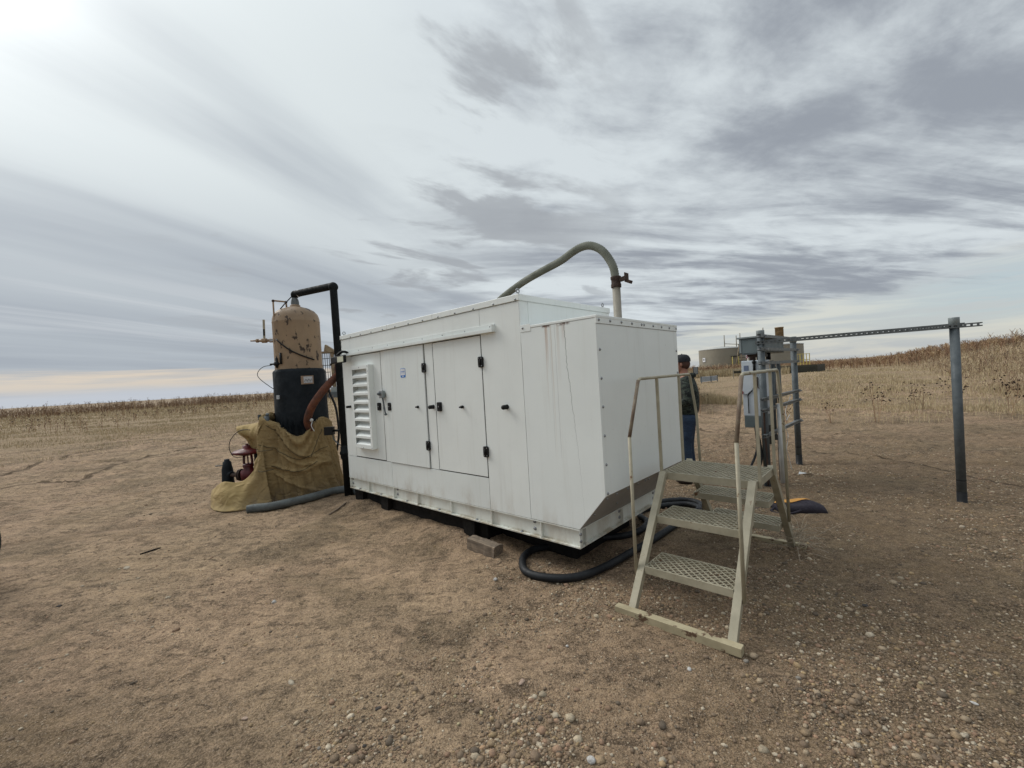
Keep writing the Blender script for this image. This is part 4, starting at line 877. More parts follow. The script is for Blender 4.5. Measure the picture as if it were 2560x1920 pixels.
rows_ = ((1.962, 'top strut across the rack between its two posts'), (1.792, 'second strut across the rack, under the grey box'), (1.610, 'third strut across the rack, at the cabinet top'), (1.145, 'fourth strut across the rack, at waist height'), (1.000, 'fifth strut across the rack, just below the fourth'), (.670, 'lowest strut across the rack near knee height'))
for z_, lab in rows_:
    th = strut_ch(RK(-.17, -.050, z_), RK(1.80, -.050, z_), lab, z_ < 1.2)
    for xx in (.17, 1.87): clamp(th, (xx, .050, 0), R(-90))
GB = thing('junction_box', 'big grey steel junction box mounted high behind the rack post', 'electrical box', (AX, AY, 0), RRZ)
MB().box(.12, .03, 1.755, 1.25, .30, 1.955).build('case', 'greybox', GB, .004); MB().box(.10, .005, 1.957, 1.27, .325, 1.980).build('lid', 'greylid', GB, .003)
MB().box(.112, .035, 1.765, .1195, .055, 1.95).build('trim', 'greylid', GB); MB().box(.112, .275, 1.765, .1195, .298, 1.95).build('trim', 'greylid', GB)
MB().box(.112, .09, 1.738, .60, .27, 1.7535).build('gland_plate', 'galv', GB)
EC = thing('electrical_cabinet', 'tall white electrical cabinet with grey lower section on the rack', 'cabinet', (AX, AY, 0), RRZ)
MB().box(.12, .045, .905, .52, .285, 1.655).build('case', 'whitecab', EC, .004); MB().box(.105, .055, .745, .50, .275, .903).build('lower_cover', 'greybox', EC, .004)
MB().prism([(.275, 1.20), (.275, 1.645), (.06, 1.645), (.06, 1.45), (.16, 1.26), (.225, 1.20)], .103, .1185, 'x').build('side_cover', 'whitecab', EC, .002)
MB().prism([(.215, .94), (.222, .94), (.222, 1.19), (.165, 1.25), (.160, 1.245), (.215, 1.185)], .108, .1190, 'x').build('edge_seal', 'black', EC)
MB().cyl((.09, .118, 1.47), (.09, .118, 1.66), .016, 12).build('antenna', 'black', EC); MB().sphere((.09, .118, 1.63), .024, 10, 8, (1, 1, 1.3)).build('antenna_joint', 'black', EC)
cu = MB(); cu.box(.06, .085, 1.29, .102, .125, 1.43); cu.build('relay', 'rusty', EC); MB().box(.05, .095, 1.32, .060, .115, 1.42).build('contact', 'black', EC)
MB().tube(spline([(.07, .10, 1.30), (.05, .06, 1.28), (.06, .02, 1.22), (.07, .015, 1.1), (.06, .0, .9)], 5), .005, 6).build('wire', 'rusty', EC)
tg = MB().lathe([(.001, -.004), (.032, -.004), (.032, 0), (.001, 0)], (.10, .300, 1.225), 20, 'x').build('round_tag', 'redp', EC); tg['label'] = 'round red tag with white centre'
MB().lathe([(.010, -.0052), (.017, -.0052), (.017, -.0042)], (.10, .300, 1.225), 16, 'x').build('tag_ring', 'white', tg)
lab_ = MB().box(.1005, .19, 1.52, .1025, .25, 1.59).build('faded_label', 'greyp', EC)
EXTRA = [(-.06, .20, .08), (.03, .16, .055), (.10, .20, .05)]
for i, (x_, y_, r_) in enumerate(EXTRA): MB().lathe([(r_*.5, 1.655), (r_*.5, 1.70), (r_*.8, 1.71), (r_*.8, 1.735), (r_*.5, 1.755)], (.22+.14*i, y_-.03, 0), 12).build('gland_fitting', 'black' if i else 'rusty', GB)
MB().box(.30, .06, 1.70, .52, .24, 1.736).build('gland_plate', 'black', GB)
def cond(x_, y_, z0, z1, r, mat, label, name='conduit'):
    p0 = RK(x_, y_, 0); o = MB().cyl((0, 0, z0), (0, 0, z1), r, 12).build(name, mat); o.location = p0; tag(o, label, 'pipe', None); return o
cond(.60, .10, .45, 1.66, .030, 'galv', 'thick galvanised conduit just right of the white cabinet')
cond(.70, .06, .50, 1.64, .022, 'galv', 'second conduit right of the white cabinet')
cond(.84, .08, 1.02, 1.62, .030, 'galvl', 'broad pale conduit in the middle of the conduit row')
cond(.99, .06, 1.05, 1.60, .020, 'galv', 'narrow conduit fourth from the white cabinet')
cond(1.12, .08, 1.00, 1.60, .026, 'galvl', 'outermost conduit toward the far rack post')
cond(.24, -.12, -.05, 1.06, .034, 'whitepvc', 'white plastic pipe standing before the rack foot', 'white_pipe')
cond(.42, -.05, -.05, .62, .018, 'black', 'black pipe stub standing under the lowest strut', 'black_pipe')
cond(.78, .12, -.05, .30, .012, 'black', 'short thin black stub at the foot of the rack', 'black_pipe')
cond(.70, .10, 1.655, 1.76, .03, 'black', 'short black nipple linking the grey box to the conduits', 'pipe_nipple')
def cable(pts, r, label, mat='blackrub'):
    o = MB().tube(spline(pts, 6), r, 8).build('cable', mat); tag(o, label, 'cable'); return o
cable([RK(-.02, .10, .78), RK(-.03, .06, .55), RK(-.04, .05, .35), RK(-.06, .12, .15), RK(-.05, .22, .01)], .017, 'black cable dropping from the cabinet, nearest the post')
cable([RK(.02, .12, .78), RK(-.02, .10, .50), RK(-.12, .14, .30), RK(-.22, .22, .12), RK(-.30, .30, .01)], .015, 'black cable dropping from the cabinet and spreading away left')
cable([RK(-.048, -.01, 1.0), RK(-.052, -.01, .7), RK(-.05, -.02, .4), RK(-.055, -.02, .02)], .012, 'dark red cable strapped down the nearest rack post', 'rusty')
cable([RK(1.2, -.04, 1.10), RK(1.12, -.02, 1.0), RK(1.04, .0, .88), RK(1.0, -.02, .80), RK(1.06, .0, .74), RK(1.14, -.03, .82)], .005, 'thin white cord hanging from the rack struts', 'whitepvc')
cable([RK(.25, -.17, .75), RK(.32, -.18, .66), RK(.28, -.19, .60), RK(.34, -.17, .55), RK(.27, -.17, .45), RK(.36, -.17, .33), RK(.40, -.19, .15)], .004, 'thin white string tied round the white pipe', 'whitepvc')
# ------------------------------------------------------------------ bag
BG = thing('tool_bag', 'flat black cloth bag with orange stripe lying on the gravel', 'bag', (3.02, 4.62, gz(3.02, 4.62)), R(-14))
bm_ = MB(); nx, ny = 20, 12; vs = []
for j in range(ny):
    for i in range(nx):
        u, v = i/(nx-1)*2-1, j/(ny-1)*2-1; e = max(0, 1-abs(u)**4)*max(0, 1-abs(v)**4); vs.append((u*.26*(1-.12*abs(v)**2), v*.14*(1-.18*(u > .4)*(u-.4)), .005+.085*e**.45*(1+.12*math.sin(u*5)+.1*math.sin(v*4+u*3))))
fs = [(j*nx+i, j*nx+i+1, (j+1)*nx+i+1, (j+1)*nx+i) for j in range(ny-1) for i in range(nx-1)]; k = len(vs)
bm_.add(vs, fs, True); bm_.build('bag_body', 'bagc', BG, 0, False).modifiers.new('s', 'SOLIDIFY').thickness = .004
os_ = MB(); vs = []
for j in range(5):
    for i in range(9):
        u, v = -.88+1.35*i/8, .0+.48*j/4; v += .12*u; e = max(0, 1-abs(u)**4)*max(0, 1-abs(v)**4); vs.append((u*.26*(1-.12*abs(v)**2), v*.14, .014+.085*e**.45*(1+.12*math.sin(u*5)+.1*math.sin(v*4+u*3))))
os_.add(vs, [(j*9+i, j*9+i+1, (j+1)*9+i+1, (j+1)*9+i) for j in range(4) for i in range(8)], True).build('orange_stripe', 'orange', BG, 0, False)
MB().tube(spline([(-.24, -.04, .03), (-.30, -.12, .02), (-.22, -.20, .015), (-.10, -.17, .02), (-.02, -.12, .03)], 6), .013, 6).build('strap', 'bagc', BG); MB().tube(spline([(-.25, .05, .03), (-.33, .04, .02), (-.38, -.02, .015), (-.45, -.02, .012)], 6), .012, 6).build('strap', 'bagc', BG)
# ------------------------------------------------------------------ person
def skinned(name, verts, edges, rad, mat, parent, sub=2, root=0):
    me = bpy.data.meshes.new(name); me.from_pydata(verts, edges, []); o = bpy.data.objects.new(name, me); COL.objects.link(o); o.parent = parent
    me.materials.append(MT[mat]); sk = o.modifiers.new('skin', 'SKIN')
    if not me.skin_vertices: me.skin_vertices.new()
    sv = me.skin_vertices[0].data
    for i, r in enumerate(rad):
        sv[i].radius = r if isinstance(r, tuple) else (r, r); sv[i].use_root = (i == root)
    ss = o.modifiers.new('sub', 'SUBSURF'); ss.levels = sub; ss.render_levels = sub; sk.use_smooth_shade = True
    return o
PN = thing('person', 'person in black cap, dark camouflage jacket and blue jeans standing beyond the enclosure', 'person', (2.43, 6.0, 0), 0)
# local: facing direction fwd, left side
ang = R(150); fw = Vector((math.cos(ang), math.sin(ang), 0)); sd2 = Vector((-fw.y, fw.x, 0))
def L3(f, s_, z): return tuple(fw*f+sd2*s_+Vector((0, 0, z)))
vb = [L3(0, 0, .95), L3(0, 0, 1.10), L3(-.01, 0, 1.28), L3(-.02, 0, 1.42), L3(.0, 0, 1.50), L3(.03, 0, 1.58), L3(.035, 0, 1.68), L3(.03, 0, 1.76),
      L3(.0, .06, .90), L3(.03, .11, .50), L3(-.01, .12, .10), L3(0, -.06, .90), L3(.03, -.11, .50), L3(-.01, -.12, .10),
      L3(-.02, .19, 1.41), L3(-.04, .25, 1.16), L3(.16, .20, 1.10), L3(.24, .15, 1.12), L3(-.02, -.19, 1.41), L3(-.04, -.25, 1.16), L3(.16, -.20, 1.10), L3(.24, -.15, 1.12), L3(.10, .13, .04), L3(.10, -.13, .04)]
eb = [(0, 1), (1, 2), (2, 3), (3, 4), (4, 5), (5, 6), (6, 7), (0, 8), (8, 9), (9, 10), (0, 11), (11, 12), (12, 13), (3, 14), (14, 15), (15, 16), (16, 17), (3, 18), (18, 19), (19, 20), (20, 21), (10, 22), (13, 23)]
rb_ = [(.07, .07), (.09, .08), (.12, .10), (.12, .11), .062, .060, .088, .075, .05, .05, .042, .05, .05, .042, .062, .045, .034, .028, .062, .045, .034, .028, .035, .035]
skinned('body', vb, eb, rb_, 'skin', PN, 2)
vj = [L3(-.005, 0, .90), L3(-.01, 0, 1.08), L3(-.02, 0, 1.26), L3(-.03, 0, 1.40), L3(-.015, 0, 1.50), L3(-.02, .20, 1.41), L3(-.06, .27, 1.15), L3(.13, .215, 1.10), L3(-.02, -.20, 1.41), L3(-.06, -.27, 1.15), L3(.13, -.215, 1.10)]
skinned('camouflage_jacket', vj, [(0, 1), (1, 2), (2, 3), (3, 4), (3, 5), (5, 6), (6, 7), (3, 8), (8, 9), (9, 10)], [(.165, .155), (.185, .17), (.19, .17), (.155, .14), (.085, .08), .085, .072, .052, .085, .072, .052], 'camo', PN, 2)
vj = [L3(0, 0, 1.0), L3(0, 0, .90), L3(.0, .10, .82), L3(.025, .115, .50), L3(-.01, .125, .10), L3(.0, -.10, .82), L3(.025, -.115, .50), L3(-.01, -.125, .10)]
skinned('jeans', vj, [(0, 1), (1, 2), (2, 3), (3, 4), (1, 5), (5, 6), (6, 7)], [(.15, .14), (.155, .145), .108, .082, .072, .108, .082, .072], 'jeans', PN, 2)
for s_ in (.125, -.125):
    sh = MB(); sh.sphere(L3(.06, s_, .045), .05, 12, 8, (1, 1, .9)); sh.v = [(p[0]+fw.x*(Vector(p).dot(fw)-.06)*1.4, p[1]+fw.y*(Vector(p).dot(fw)-.06)*1.4, max(p[2], .002)) for p in sh.v]; sh.build('boot', 'shoe', PN)
for s_ in (.19, -.19):     # hands: palm plus five fingers
    hm = MB(); base = Vector(L3(.26, s_*.75, 1.12)); hm.sphere(tuple(base), .036, 10, 8, (1, 1, .8))
    for k in range(4):
        a = base+sd2*((k-1.5)*.018)+fw*.02; hm.tube([a, a+fw*(.045+.004*(k % 3)), a+fw*.060+Vector((0, 0, -.025)), a+fw*.045+Vector((0, 0, -.042))], [.009, .0088, .008, .006], 7)
    tb = base-sd2*.03*(1 if s_ > 0 else -1); hm.tube([base, tb+fw*.02+Vector((0, 0, .01)), tb+fw*.05], [.012, .010, .007], 7); hm.build('hand', 'skin', PN)
hd = Vector(L3(.035, 0, 0)); 
hr = MB(); hr.sphere((0, 0, 0), 1, 20, 14); hr.v = [tuple(Vector(L3(.020, 0, 1.665))+fw*(v[0]*.098)+sd2*(v[1]*.082)+Vector((0, 0, v[2]*.092))) for v in hr.v if True]; hr.build('hair', 'hair', PN)
fc = MB(); fc.sphere((0, 0, 0), 1, 20, 14); fc.v = [tuple(Vector(L3(.052, 0, 1.66))+fw*(v[0]*.088)+sd2*(v[1]*.076)+Vector((0, 0, v[2]*.118-(.018 if v[2] < -.3 and v[0] > 0 else 0)))) for v in fc.v]
fc.sphere(L3(.148, 0, 1.645), .015, 8, 6, (1, 1, 1.4)); 
for s_ in (1, -1): fc.sphere(L3(.03, .083*s_, 1.655), .022, 10, 8, (.7, .5, 1.35))
fo_ = fc.build('face', 'skin', PN)
ey = MB()
for s_ in (1, -1): ey.sphere(L3(.128, .032*s_, 1.685), .009, 8, 6)
ey.build('eyes', 'black', fo_); MB().tube([L3(.138, -.022, 1.605), L3(.142, 0, 1.603), L3(.138, .022, 1.605)], .0045, 6).build('mouth', 'redp', fo_)
cp = MB(); prof = [(1.03, 0), (1.04, .15), (1.0, .45), (.86, .75), (.6, .93), (.3, 1.0), (.001, 1.02)]
cp.lathe(prof, (0, 0, 0), 24); cp.v = [tuple(Vector(L3(.028, 0, 1.695))+fw*(v[0]*.108)+sd2*(v[1]*.091)+Vector((0, 0, v[2]*.105-v[0]*.0))) for v in cp.v]
vs = [];
for j in range(6):
    for i in range(11):
        a = R(-60+12*i); rr_ = .100+.075*j/5*math.cos(a*.9); vs.append(tuple(Vector(L3(.028, 0, 1.705))+fw*(math.cos(a)*rr_)+sd2*(math.sin(a)*min(rr_, .10)*.95)+Vector((0, 0, -.012*(j/5)-.015*abs(math.sin(a))))))
cp.add(vs, [(j*11+i, j*11+i+1, (j+1)*11+i+1, (j+1)*11+i) for j in range(5) for i in range(10)], True)
co_ = cp.build('baseball_cap', 'cap', PN); MB().sphere(L3(.028, 0, 1.803), .008, 8, 6).build('cap_button', 'cap', co_)
lg = MB(); lg.tube([L3(-.075, -.045, 1.735), L3(-.068, -.058, 1.715), L3(-.074, -.050, 1.732), L3(-.080, -.032, 1.728)], .0035, 5); lg.build('cap_emblem', 'white', co_)
hdm = MB(); hdm.tube(fillet([L3(-.02, -.11, 1.49), L3(-.10, -.06, 1.50), L3(-.115, 0, 1.50), L3(-.10, .06, 1.50), L3(-.02, .11, 1.49)], .05), .036, 10); hdm.build('jacket_hood', 'camo', PN)
# ------------------------------------------------------------------ pickup truck beyond, its mirror sticking out past the person
TZ = gz(6.0, 17.5)
TR = thing('pickup_truck', 'dark pickup truck parked behind the enclosure, only its wing mirror showing', 'truck', (5.90, 16.3, TZ), R(-22))
tb_ = MB(); tb_.prism([(-1.0, .55), (4.4, .55), (4.4, 1.0), (4.2, 1.08), (2.95, 1.12), (2.0, 1.12), (-1.0, 1.12)], -.88, .88, 'x'); tb_.build('body', 'truck', TR, .03)
cbm = MB(); cbm.add([(-.84, .5, 1.12), (.84, .5, 1.12), (.84, 2.9, 1.12), (-.84, 2.9, 1.12), (-.66, .7, 1.72), (.66, .7, 1.72), (.66, 2.2, 1.72), (-.66, 2.2, 1.72)], [(0, 3, 2, 1), (4, 5, 6, 7), (0, 1, 5, 4), (1, 2, 6, 5), (2, 3, 7, 6), (3, 0, 4, 7)]); cbm.build('cab', 'truck', TR, .03)
MB().add([(-.70, .515, 1.2), (.70, .515, 1.2), (.60, .66, 1.62), (-.60, .66, 1.62)], [(0, 1, 2, 3)]).build('rear_window', 'glass', TR)
for x_ in (-.86, .86):
    for y_ in (0, 3.4):
        w_ = MB(); sx_ = -1 if x_ < 0 else 1; w_.lathe([(.22, -.12), (.36, -.12), (.39, -.09), (.39, .09), (.36, .12), (.22, .12)], (x_, y_, .39), 28, 'x'); w_ = w_.build('wheel', 'tyre', TR); MB().lathe([(.001, 0), (.22, .0), (.22, .11*sx_)], (x_, y_, .39), 20, 'x').build('rim', 'steel', w_)
mr = MB(); mr.box(.97, 1.98, 1.33, 1.17, 2.06, 1.63); mr = mr.build('wing_mirror', 'black', TR, .03); MB().box(.99, 1.975, 1.355, 1.15, 1.9792, 1.605).build('mirror_glass', 'mirror', mr); MB().bar((.84, 2.05, 1.22), (1.0, 2.03, 1.38), .05, .05).build('mirror_arm', 'black', mr)
# vehicle tyre just inside the left edge
WHX, WHY = -5.02, 3.98
WL = thing('vehicle_wheel', 'black vehicle tyre cut off by the left edge of the picture', 'wheel', (-4.972, 3.60, .0), R(90))
ty = MB(); ty.lathe([(.23, -.13), (.33, -.145), (.385, -.12), (.395, -.06), (.395, .06), (.385, .12), (.33, .145), (.23, .13)], (0, 0, .39), 64, 'y')
for i in range(40):
    a = 2*math.pi*i/40
    for s_ in (-.09, .03): c__ = (math.cos(a)*.397, s_+.03, .39+math.sin(a)*.397); tt = (-math.sin(a), 0, math.cos(a)); ty.bar((c__[0]-tt[0]*.016, c__[1]-.03, c__[2]-tt[2]*.016), (c__[0]+tt[0]*.016, c__[1]+.03, c__[2]+tt[2]*.016), .045, .014, (math.cos(a), 0, math.sin(a)))
ty.build('tyre', 'tyre', WL); MB().lathe([(.001, -.04), (.08, -.06), (.10, -.03), (.21, -.02), (.235, -.12), (.235, .12)], (0, 0, .39), 32, 'y').build('rim', 'steel', WL)
# ------------------------------------------------------------------ far things on the right
def stank(name, x, y, r, h_, label, vents):
    z0 = gz(x, y); o = thing(name, label, 'storage tank', (x, y, z0), 0)
    MB().lathe([(r, -.3), (r, h_)], (0, 0, 0), 64).build('wall', 'far', o)
    for k in (.33, .66): MB().lathe([(r+.005, h_*k), (r+.03, h_*k+.02), (r+.005, h_*k+.04)], (0, 0, 0), 64).build('band', 'far', o)
    MB().lathe([(r+.06, h_-.05), (r+.06, h_+.03), (r*.5, h_+r*.085), (.01, h_+r*.15)], (0, 0, 0), 64).build('roof', 'farroof', o)
    for (vx, vy, vh) in vents:
        MB().cyl((vx, vy, h_+.1), (vx, vy, h_+vh), .10, 8).build('vent_pipe', 'stack', o)
    return o
T1 = stank('storage_tank', 46.9, 95.0, 4.7, 4.9, 'wide beige storage tank with white placard, left of the grey junction box', [(-.4, -2.2, 2.9), (2.3, -2, 2.7), (3.4, -1.5, 3.2)])
mm = MB(); mm.tube([(-.4, -2.2, 5.95), (2.3, -2, 5.7), (4.2, -1.0, 5.7)], .07, 6); mm.build('vent_line', 'stack', T1)
dd_ = Vector((-46.9, -95.0, 0)).normalized(); rg2 = Vector((-dd_.y, dd_.x, 0))
def onT(base, r, a): v = Matrix.Rotation(a, 3, 'Z') @ dd_; return v*r
for a, w_, h0, h1, mt_ in ((-R(48), .9, 2.3, 3.2, 'white'),):
    v = onT(T1, 4.79, a); tt = Vector((-v.y, v.x, 0)).normalized(); MB().bar(v-tt*.4+Vector((0, 0, 2.7)), v+tt*.4+Vector((0, 0, 2.7)), .9, .03, tuple(v.normalized())).build('placard', mt_, T1); MB().bar(v*1.008-tt*.14+Vector((0, 0, 2.75)), v*1.008+tt*.14+Vector((0, 0, 2.75)), .3, .03, tuple(v.normalized())).build('placard_mark', 'black', T1)
for k, a in enumerate((R(23), R(39))):
    v = onT(T1, 4.95, a); MB().cyl(v+Vector((0, 0, -.2)), v+Vector((0, 0, 3.0)), .10, 8).build('riser_pipe', 'yellow', T1)
v0 = onT(T1, 4.95, R(20)); v1 = onT(T1, 4.95, R(41)); MB().cyl(v0+Vector((0, 0, 3.05)), v1+Vector((0, 0, 3.05)), .10, 8).build('riser_header', 'darkcont', T1); MB().cyl(v1+Vector((0, 0, 3.05)), v1*1.0+Vector((0, 0, 5.6)), .09, 8).build('riser_pipe', 'darkcont', T1); MB().cyl(v0*1.01+Vector((0, 0, .6)), v0*1.01+Vector((0, 0, 1.4)), .16, 8).build('valve', 'darkcont', T1)
T2 = stank('storage_tank', 49.4, 80.0, 4.5, 4.35, 'wide beige storage tank behind the rack, beside the yellow ladder', [(-2.6, -1.0, 3.4)])
BS = thing('flue_stack', 'brown weathered flue stack rising above the right storage tank', 'stack', (53.7, 85.2, gz(53.7, 85.2)), 0)
MB().lathe([(.74, -.3), (.74, 8.0), (.80, 8.02), (.80, 8.18), (.70, 8.18), (.70, 7.0)], (0, 0, 0), 28).build('shaft', 'brownstack', BS)
for z_ in (6.4, 7.2): MB().lathe([(.745, z_), (.765, z_+.03), (.745, z_+.06)], (0, 0, 0), 28).build('seam_ring', 'brownstack', BS)
YL = thing('yellow_ladder', 'yellow steel ladder and rails standing right of the storage tanks', 'ladder', (31.5, 46.0, gz(31.5, 46.0)), R(-36))
for x_ in (-.62, -.34, -.06, .22, .50): MB().bar((x_, 0, -.2), (x_, 0, 1.98), .075, .075).build('post', 'yellow', YL)
for z_ in (.9, 1.3, 1.93): MB().bar((-.62, .05, z_), (.50, .05, z_), .05, .05).build('rung', 'yellow', YL)
# containment wall
def wall(px_, lab):
    th = thing('containment_wall', lab, 'wall', (0, 0, 0), 0)
    for (a, b2) in zip(px_[:-1], px_[1:]):
        a = Vector(a); b2 = Vector(b2); Ln = (b2-a).length; n = max(1, int(Ln/2.2))
        for i in range(n):
            p = a.lerp(b2, i/n); q_ = a.lerp(b2, (i+1)/n-.02/Ln); p.z = gz(p.x, p.y)+.36; q_.z = gz(q_.x, q_.y)+.36
            m_ = MB(); m_.bar(p, q_, .06, .78)
            for zz_ in (-.18, 0, .18): m_.bar(p+Vector((0, 0, zz_)), q_+Vector((0, 0, zz_)), .11, .03)
            m_.build('panel', 'darkcont', th)
    return th
wall([(26.9, 44.0, 0), (29.7, 41.6, 0), (33.4, 45.6, 0)], 'low dark green containment wall of ribbed panels before the tanks')
# little frame stile, red frame and pole structure near tanks
fs_ = thing('pipe_stile', 'small pale pipe stile standing in grass left of the cabinet', 'stile', (20.0, 37.9, gz(20.0, 37.9)), R(-25))
for x_ in (-.32, .32): MB().bar((x_, 0, -.1), (x_, 0, .75), .05, .05).build('leg', 'stack', fs_)
MB().bar((-.32, 0, .75), (.32, 0, .75), .05, .05).build('top_bar', 'stack', fs_); MB().bar((-.28, .05, .55), (.28, .05, .55), .05, .22).build('cross_bar', 'darkcont', fs_)
pf = thing('leaning_ladder', 'brown leaning pipe ladder between the storage tanks', 'ladder', (39.2, 72.5, gz(39.2, 72.5)), R(-25))
for x0, x1 in ((-1.1, -.35), (-.3, .05), (.55, .8)): MB().cyl((x0, 0, 0), (x1, .2, 4.6), .075, 8).build('leg', 'jack', pf)
for z_ in (1.4, 1.9, 2.4, 2.9, 3.4): MB().bar((-.5, .1, z_), (.65, .1, z_), .05, .07).build('rung', 'rusty', pf)
sg = thing('warning_sign', 'small red and white chevron sign behind the grey box', 'sign', (38.1, 68.5, gz(38.1, 68.5)), R(-28))
MB().cyl((0, .05, 0), (0, .05, 2.2), .05, 6).build('sign_post', 'stack', sg); sgp = MB().box(-.42, -.02, 2.15, .42, .02, 3.05).build('sign_face', 'white', sg)
for s_ in (-1, 1):
    for z_ in (2.25, 2.55, 2.85): MB().bar((0, -.03, z_+.12), (s_*.38, -.03, z_-.12), .02, .10, (0, 0, 1)).build('chevron', 'redp', sgp)
# silver gate panel on the ground
gx_, gy_ = 15.7, 33.9; gt = thing('gate_panel', 'silver slatted gate panel lying low on the bare dirt behind the person', 'gate', (gx_, gy_, gz(gx_, gy_)), R(42))
for k in range(5): MB().bar((-1.6, 0, .10+.085*k), (1.35, 0, .10+.085*k), .04, .045).build('rail', 'whitecab', gt)
for x_ in (-1.58, .10, 1.33): MB().bar((x_, -.03, -.02), (x_, -.03, .50), .09, .03, (0, 1, 0)).build('upright', 'galv', gt)
MB().bar((-1.6, .05, .27), (1.35, .05, .27), .03, .38).build('backing', 'galv', gt)
# ------------------------------------------------------------------ pumpjack at left behind the tank
PJ = thing('pumpjack', 'distant beige and rust pumpjack seen between the tan tank and the black pipe', 'pumpjack', (-33.3, 80, gz(-33.3, 80)), R(22))
PJ.location = (-34, 80, gz(-34, 80)); PJ.rotation_euler = (0, 0, 0)
def pb(nm, p, q_, w, h_, mt_='jack'): return MB().bar(p, q_, w, h_).build(nm, mt_, PJ)
pb('guard_post', (-1.35, -1, 0), (-1.35, -1, 8.5), .26, .26, 'jack'); pb('guard_beam', (-1.45, -1, 8.45), (.9, -1, 8.45), .34, .42, 'jack'); pb('guard_post', (1.3, -1, 0), (1.15, -1, 8.2), .55, .5); pb('samson_post', (1.9, 1.5, 0), (1.3, 1, 8.4), .4, .4)
pb('samson_post', (3.4, 1.5, 0), (1.9, 1, 8.4), .4, .4)
for x_ in (-.45, -.05, .35, .75): pb('ladder_rail', (x_, -1.3, 2.0), (x_, -1.3, 8.3), .09, .09, 'galv')
for k in range(5): pb('ladder_rung', (-.5, -1.35, 2.3+k*1.25), (.85, -1.35, 2.3+k*1.25), .10, .12, 'galv')
pb('red_guard', (-.95, -1.2, 4.6), (-.80, -1.2, 6.2), .5, .3, 'red'); pb('red_guard', (1.85, -1.2, 3.4), (1.85, -1.2, 6.2), .35, .3, 'red'); pb('cross_brace', (-1.2, -1, .8), (1.2, -1, 4.4), .16, .16, 'rusty'); pb('cross_brace', (-1.3, -1, 3.6), (.2, -1, 2.3), .5, .4, 'jack')
hh = MB(); hh.prism([(-.25, 8.6), (.0, 9.85), (.12, 9.9), (1.5, 8.9), (1.6, 8.3)], -1.2, -.4, 'y'); hh.build('horse_head', 'jack', PJ, .02)
wbm = MB(); wbm.bar((.9, -.8, 8.5), (7.5, 3.0, 7.6), .5, .8); wbm.build('walking_beam', 'jack', PJ, .02)
gbx = MB(); gbx.box(4.5, .0, .8, 6.5, 2.2, 2.6); gbx.build('gearbox', 'jack', PJ, .05); pb('pitman_arm', (5.5, -.2, 2.4), (7.3, 2.6, 7.6), .2, .2)
cw = MB(); cw.prism([(4.2, 1.4), (5.2, 1.0), (6.8, 1.4), (6.8, 3.2), (5.2, 3.4)], -.5, -.1, 'y'); cw.build('counterweight', 'red', PJ)
MB().box(-1.8, -2.2, 0, 7.5, 2.6, .8).build('skid', 'jack', PJ, .05); MB().box(-1.7, -2.6, .8, .2, -1.6, 2.4).build('skid_box', 'jack', PJ)
pb('skid_pipe', (.3, -2.4, .8), (.9, -2.4, 3.2), .25, .25, 'rusty')
eq = thing('wellsite_skid', 'distant grey equipment skid at the foot of the pumpjack', 'equipment', (-30.9, 78, gz(-30.9, 78)), 0)
MB().box(-2.2, -1, 0, 1.6, 1, 1.1).build('base', 'galv', eq, .03); MB().box(-1.8, -.8, 1.1, .2, .8, 2.0).build('housing', 'greylid', eq, .05); MB().cyl((.9, 0, 1.1), (.9, 0, 3.0), .12, 8).build('exhaust', 'darkcont', eq)
# ------------------------------------------------------------------ stones
def ico():
    p = (1+5**.5)/2; v = np.array([(-1, p, 0), (1, p, 0), (-1, -p, 0), (1, -p, 0), (0, -1, p), (0, 1, p), (0, -1, -p), (0, 1, -p), (p, 0, -1), (p, 0, 1), (-p, 0, -1), (-p, 0, 1)], float); v /= np.linalg.norm(v[0])
    f = np.array([(0, 11, 5), (0, 5, 1), (0, 1, 7), (0, 7, 10), (0, 10, 11), (1, 5, 9), (5, 11, 4), (11, 10, 2), (10, 7, 6), (7, 1, 8), (3, 9, 4), (3, 4, 2), (3, 2, 6), (3, 6, 8), (3, 8, 9), (4, 9, 5), (2, 4, 11), (6, 2, 10), (8, 6, 7), (9, 8, 1)])
    return v, f
iv, if_ = ico()
stone_mat, t, b = newmat('mixed_stone'); setb(b, .85, 0, .3); at = t.n.new('ShaderNodeAttribute'); at.attribute_name = 'col'
o_ = t.coord('Object'); c = t.mix(t.mul(t.ss(t.noise(o_, 70, 4, .6), .35, .7), .45), at.outputs['Color'], (.12, .09, .07)); t.l.new(c, b.inputs['Base Color']); bump(t, b, t.noise(o_, 180, 3, .6), .004)
PAL = np.array([1.0, .95, .86])*np.array([(.36, .27, .18), (.32, .22, .15), (.42, .34, .25), (.50, .43, .33), (.26, .20, .145), (.40, .30, .18), (.14, .115, .09), (.36, .24, .17), (.27, .205, .145), (.60, .53, .43), (.30, .22, .155), (.22, .165, .12)])
def ground_z(x, y):
    return np.array([gz(a, c__) for a, c__ in zip(x, y)])
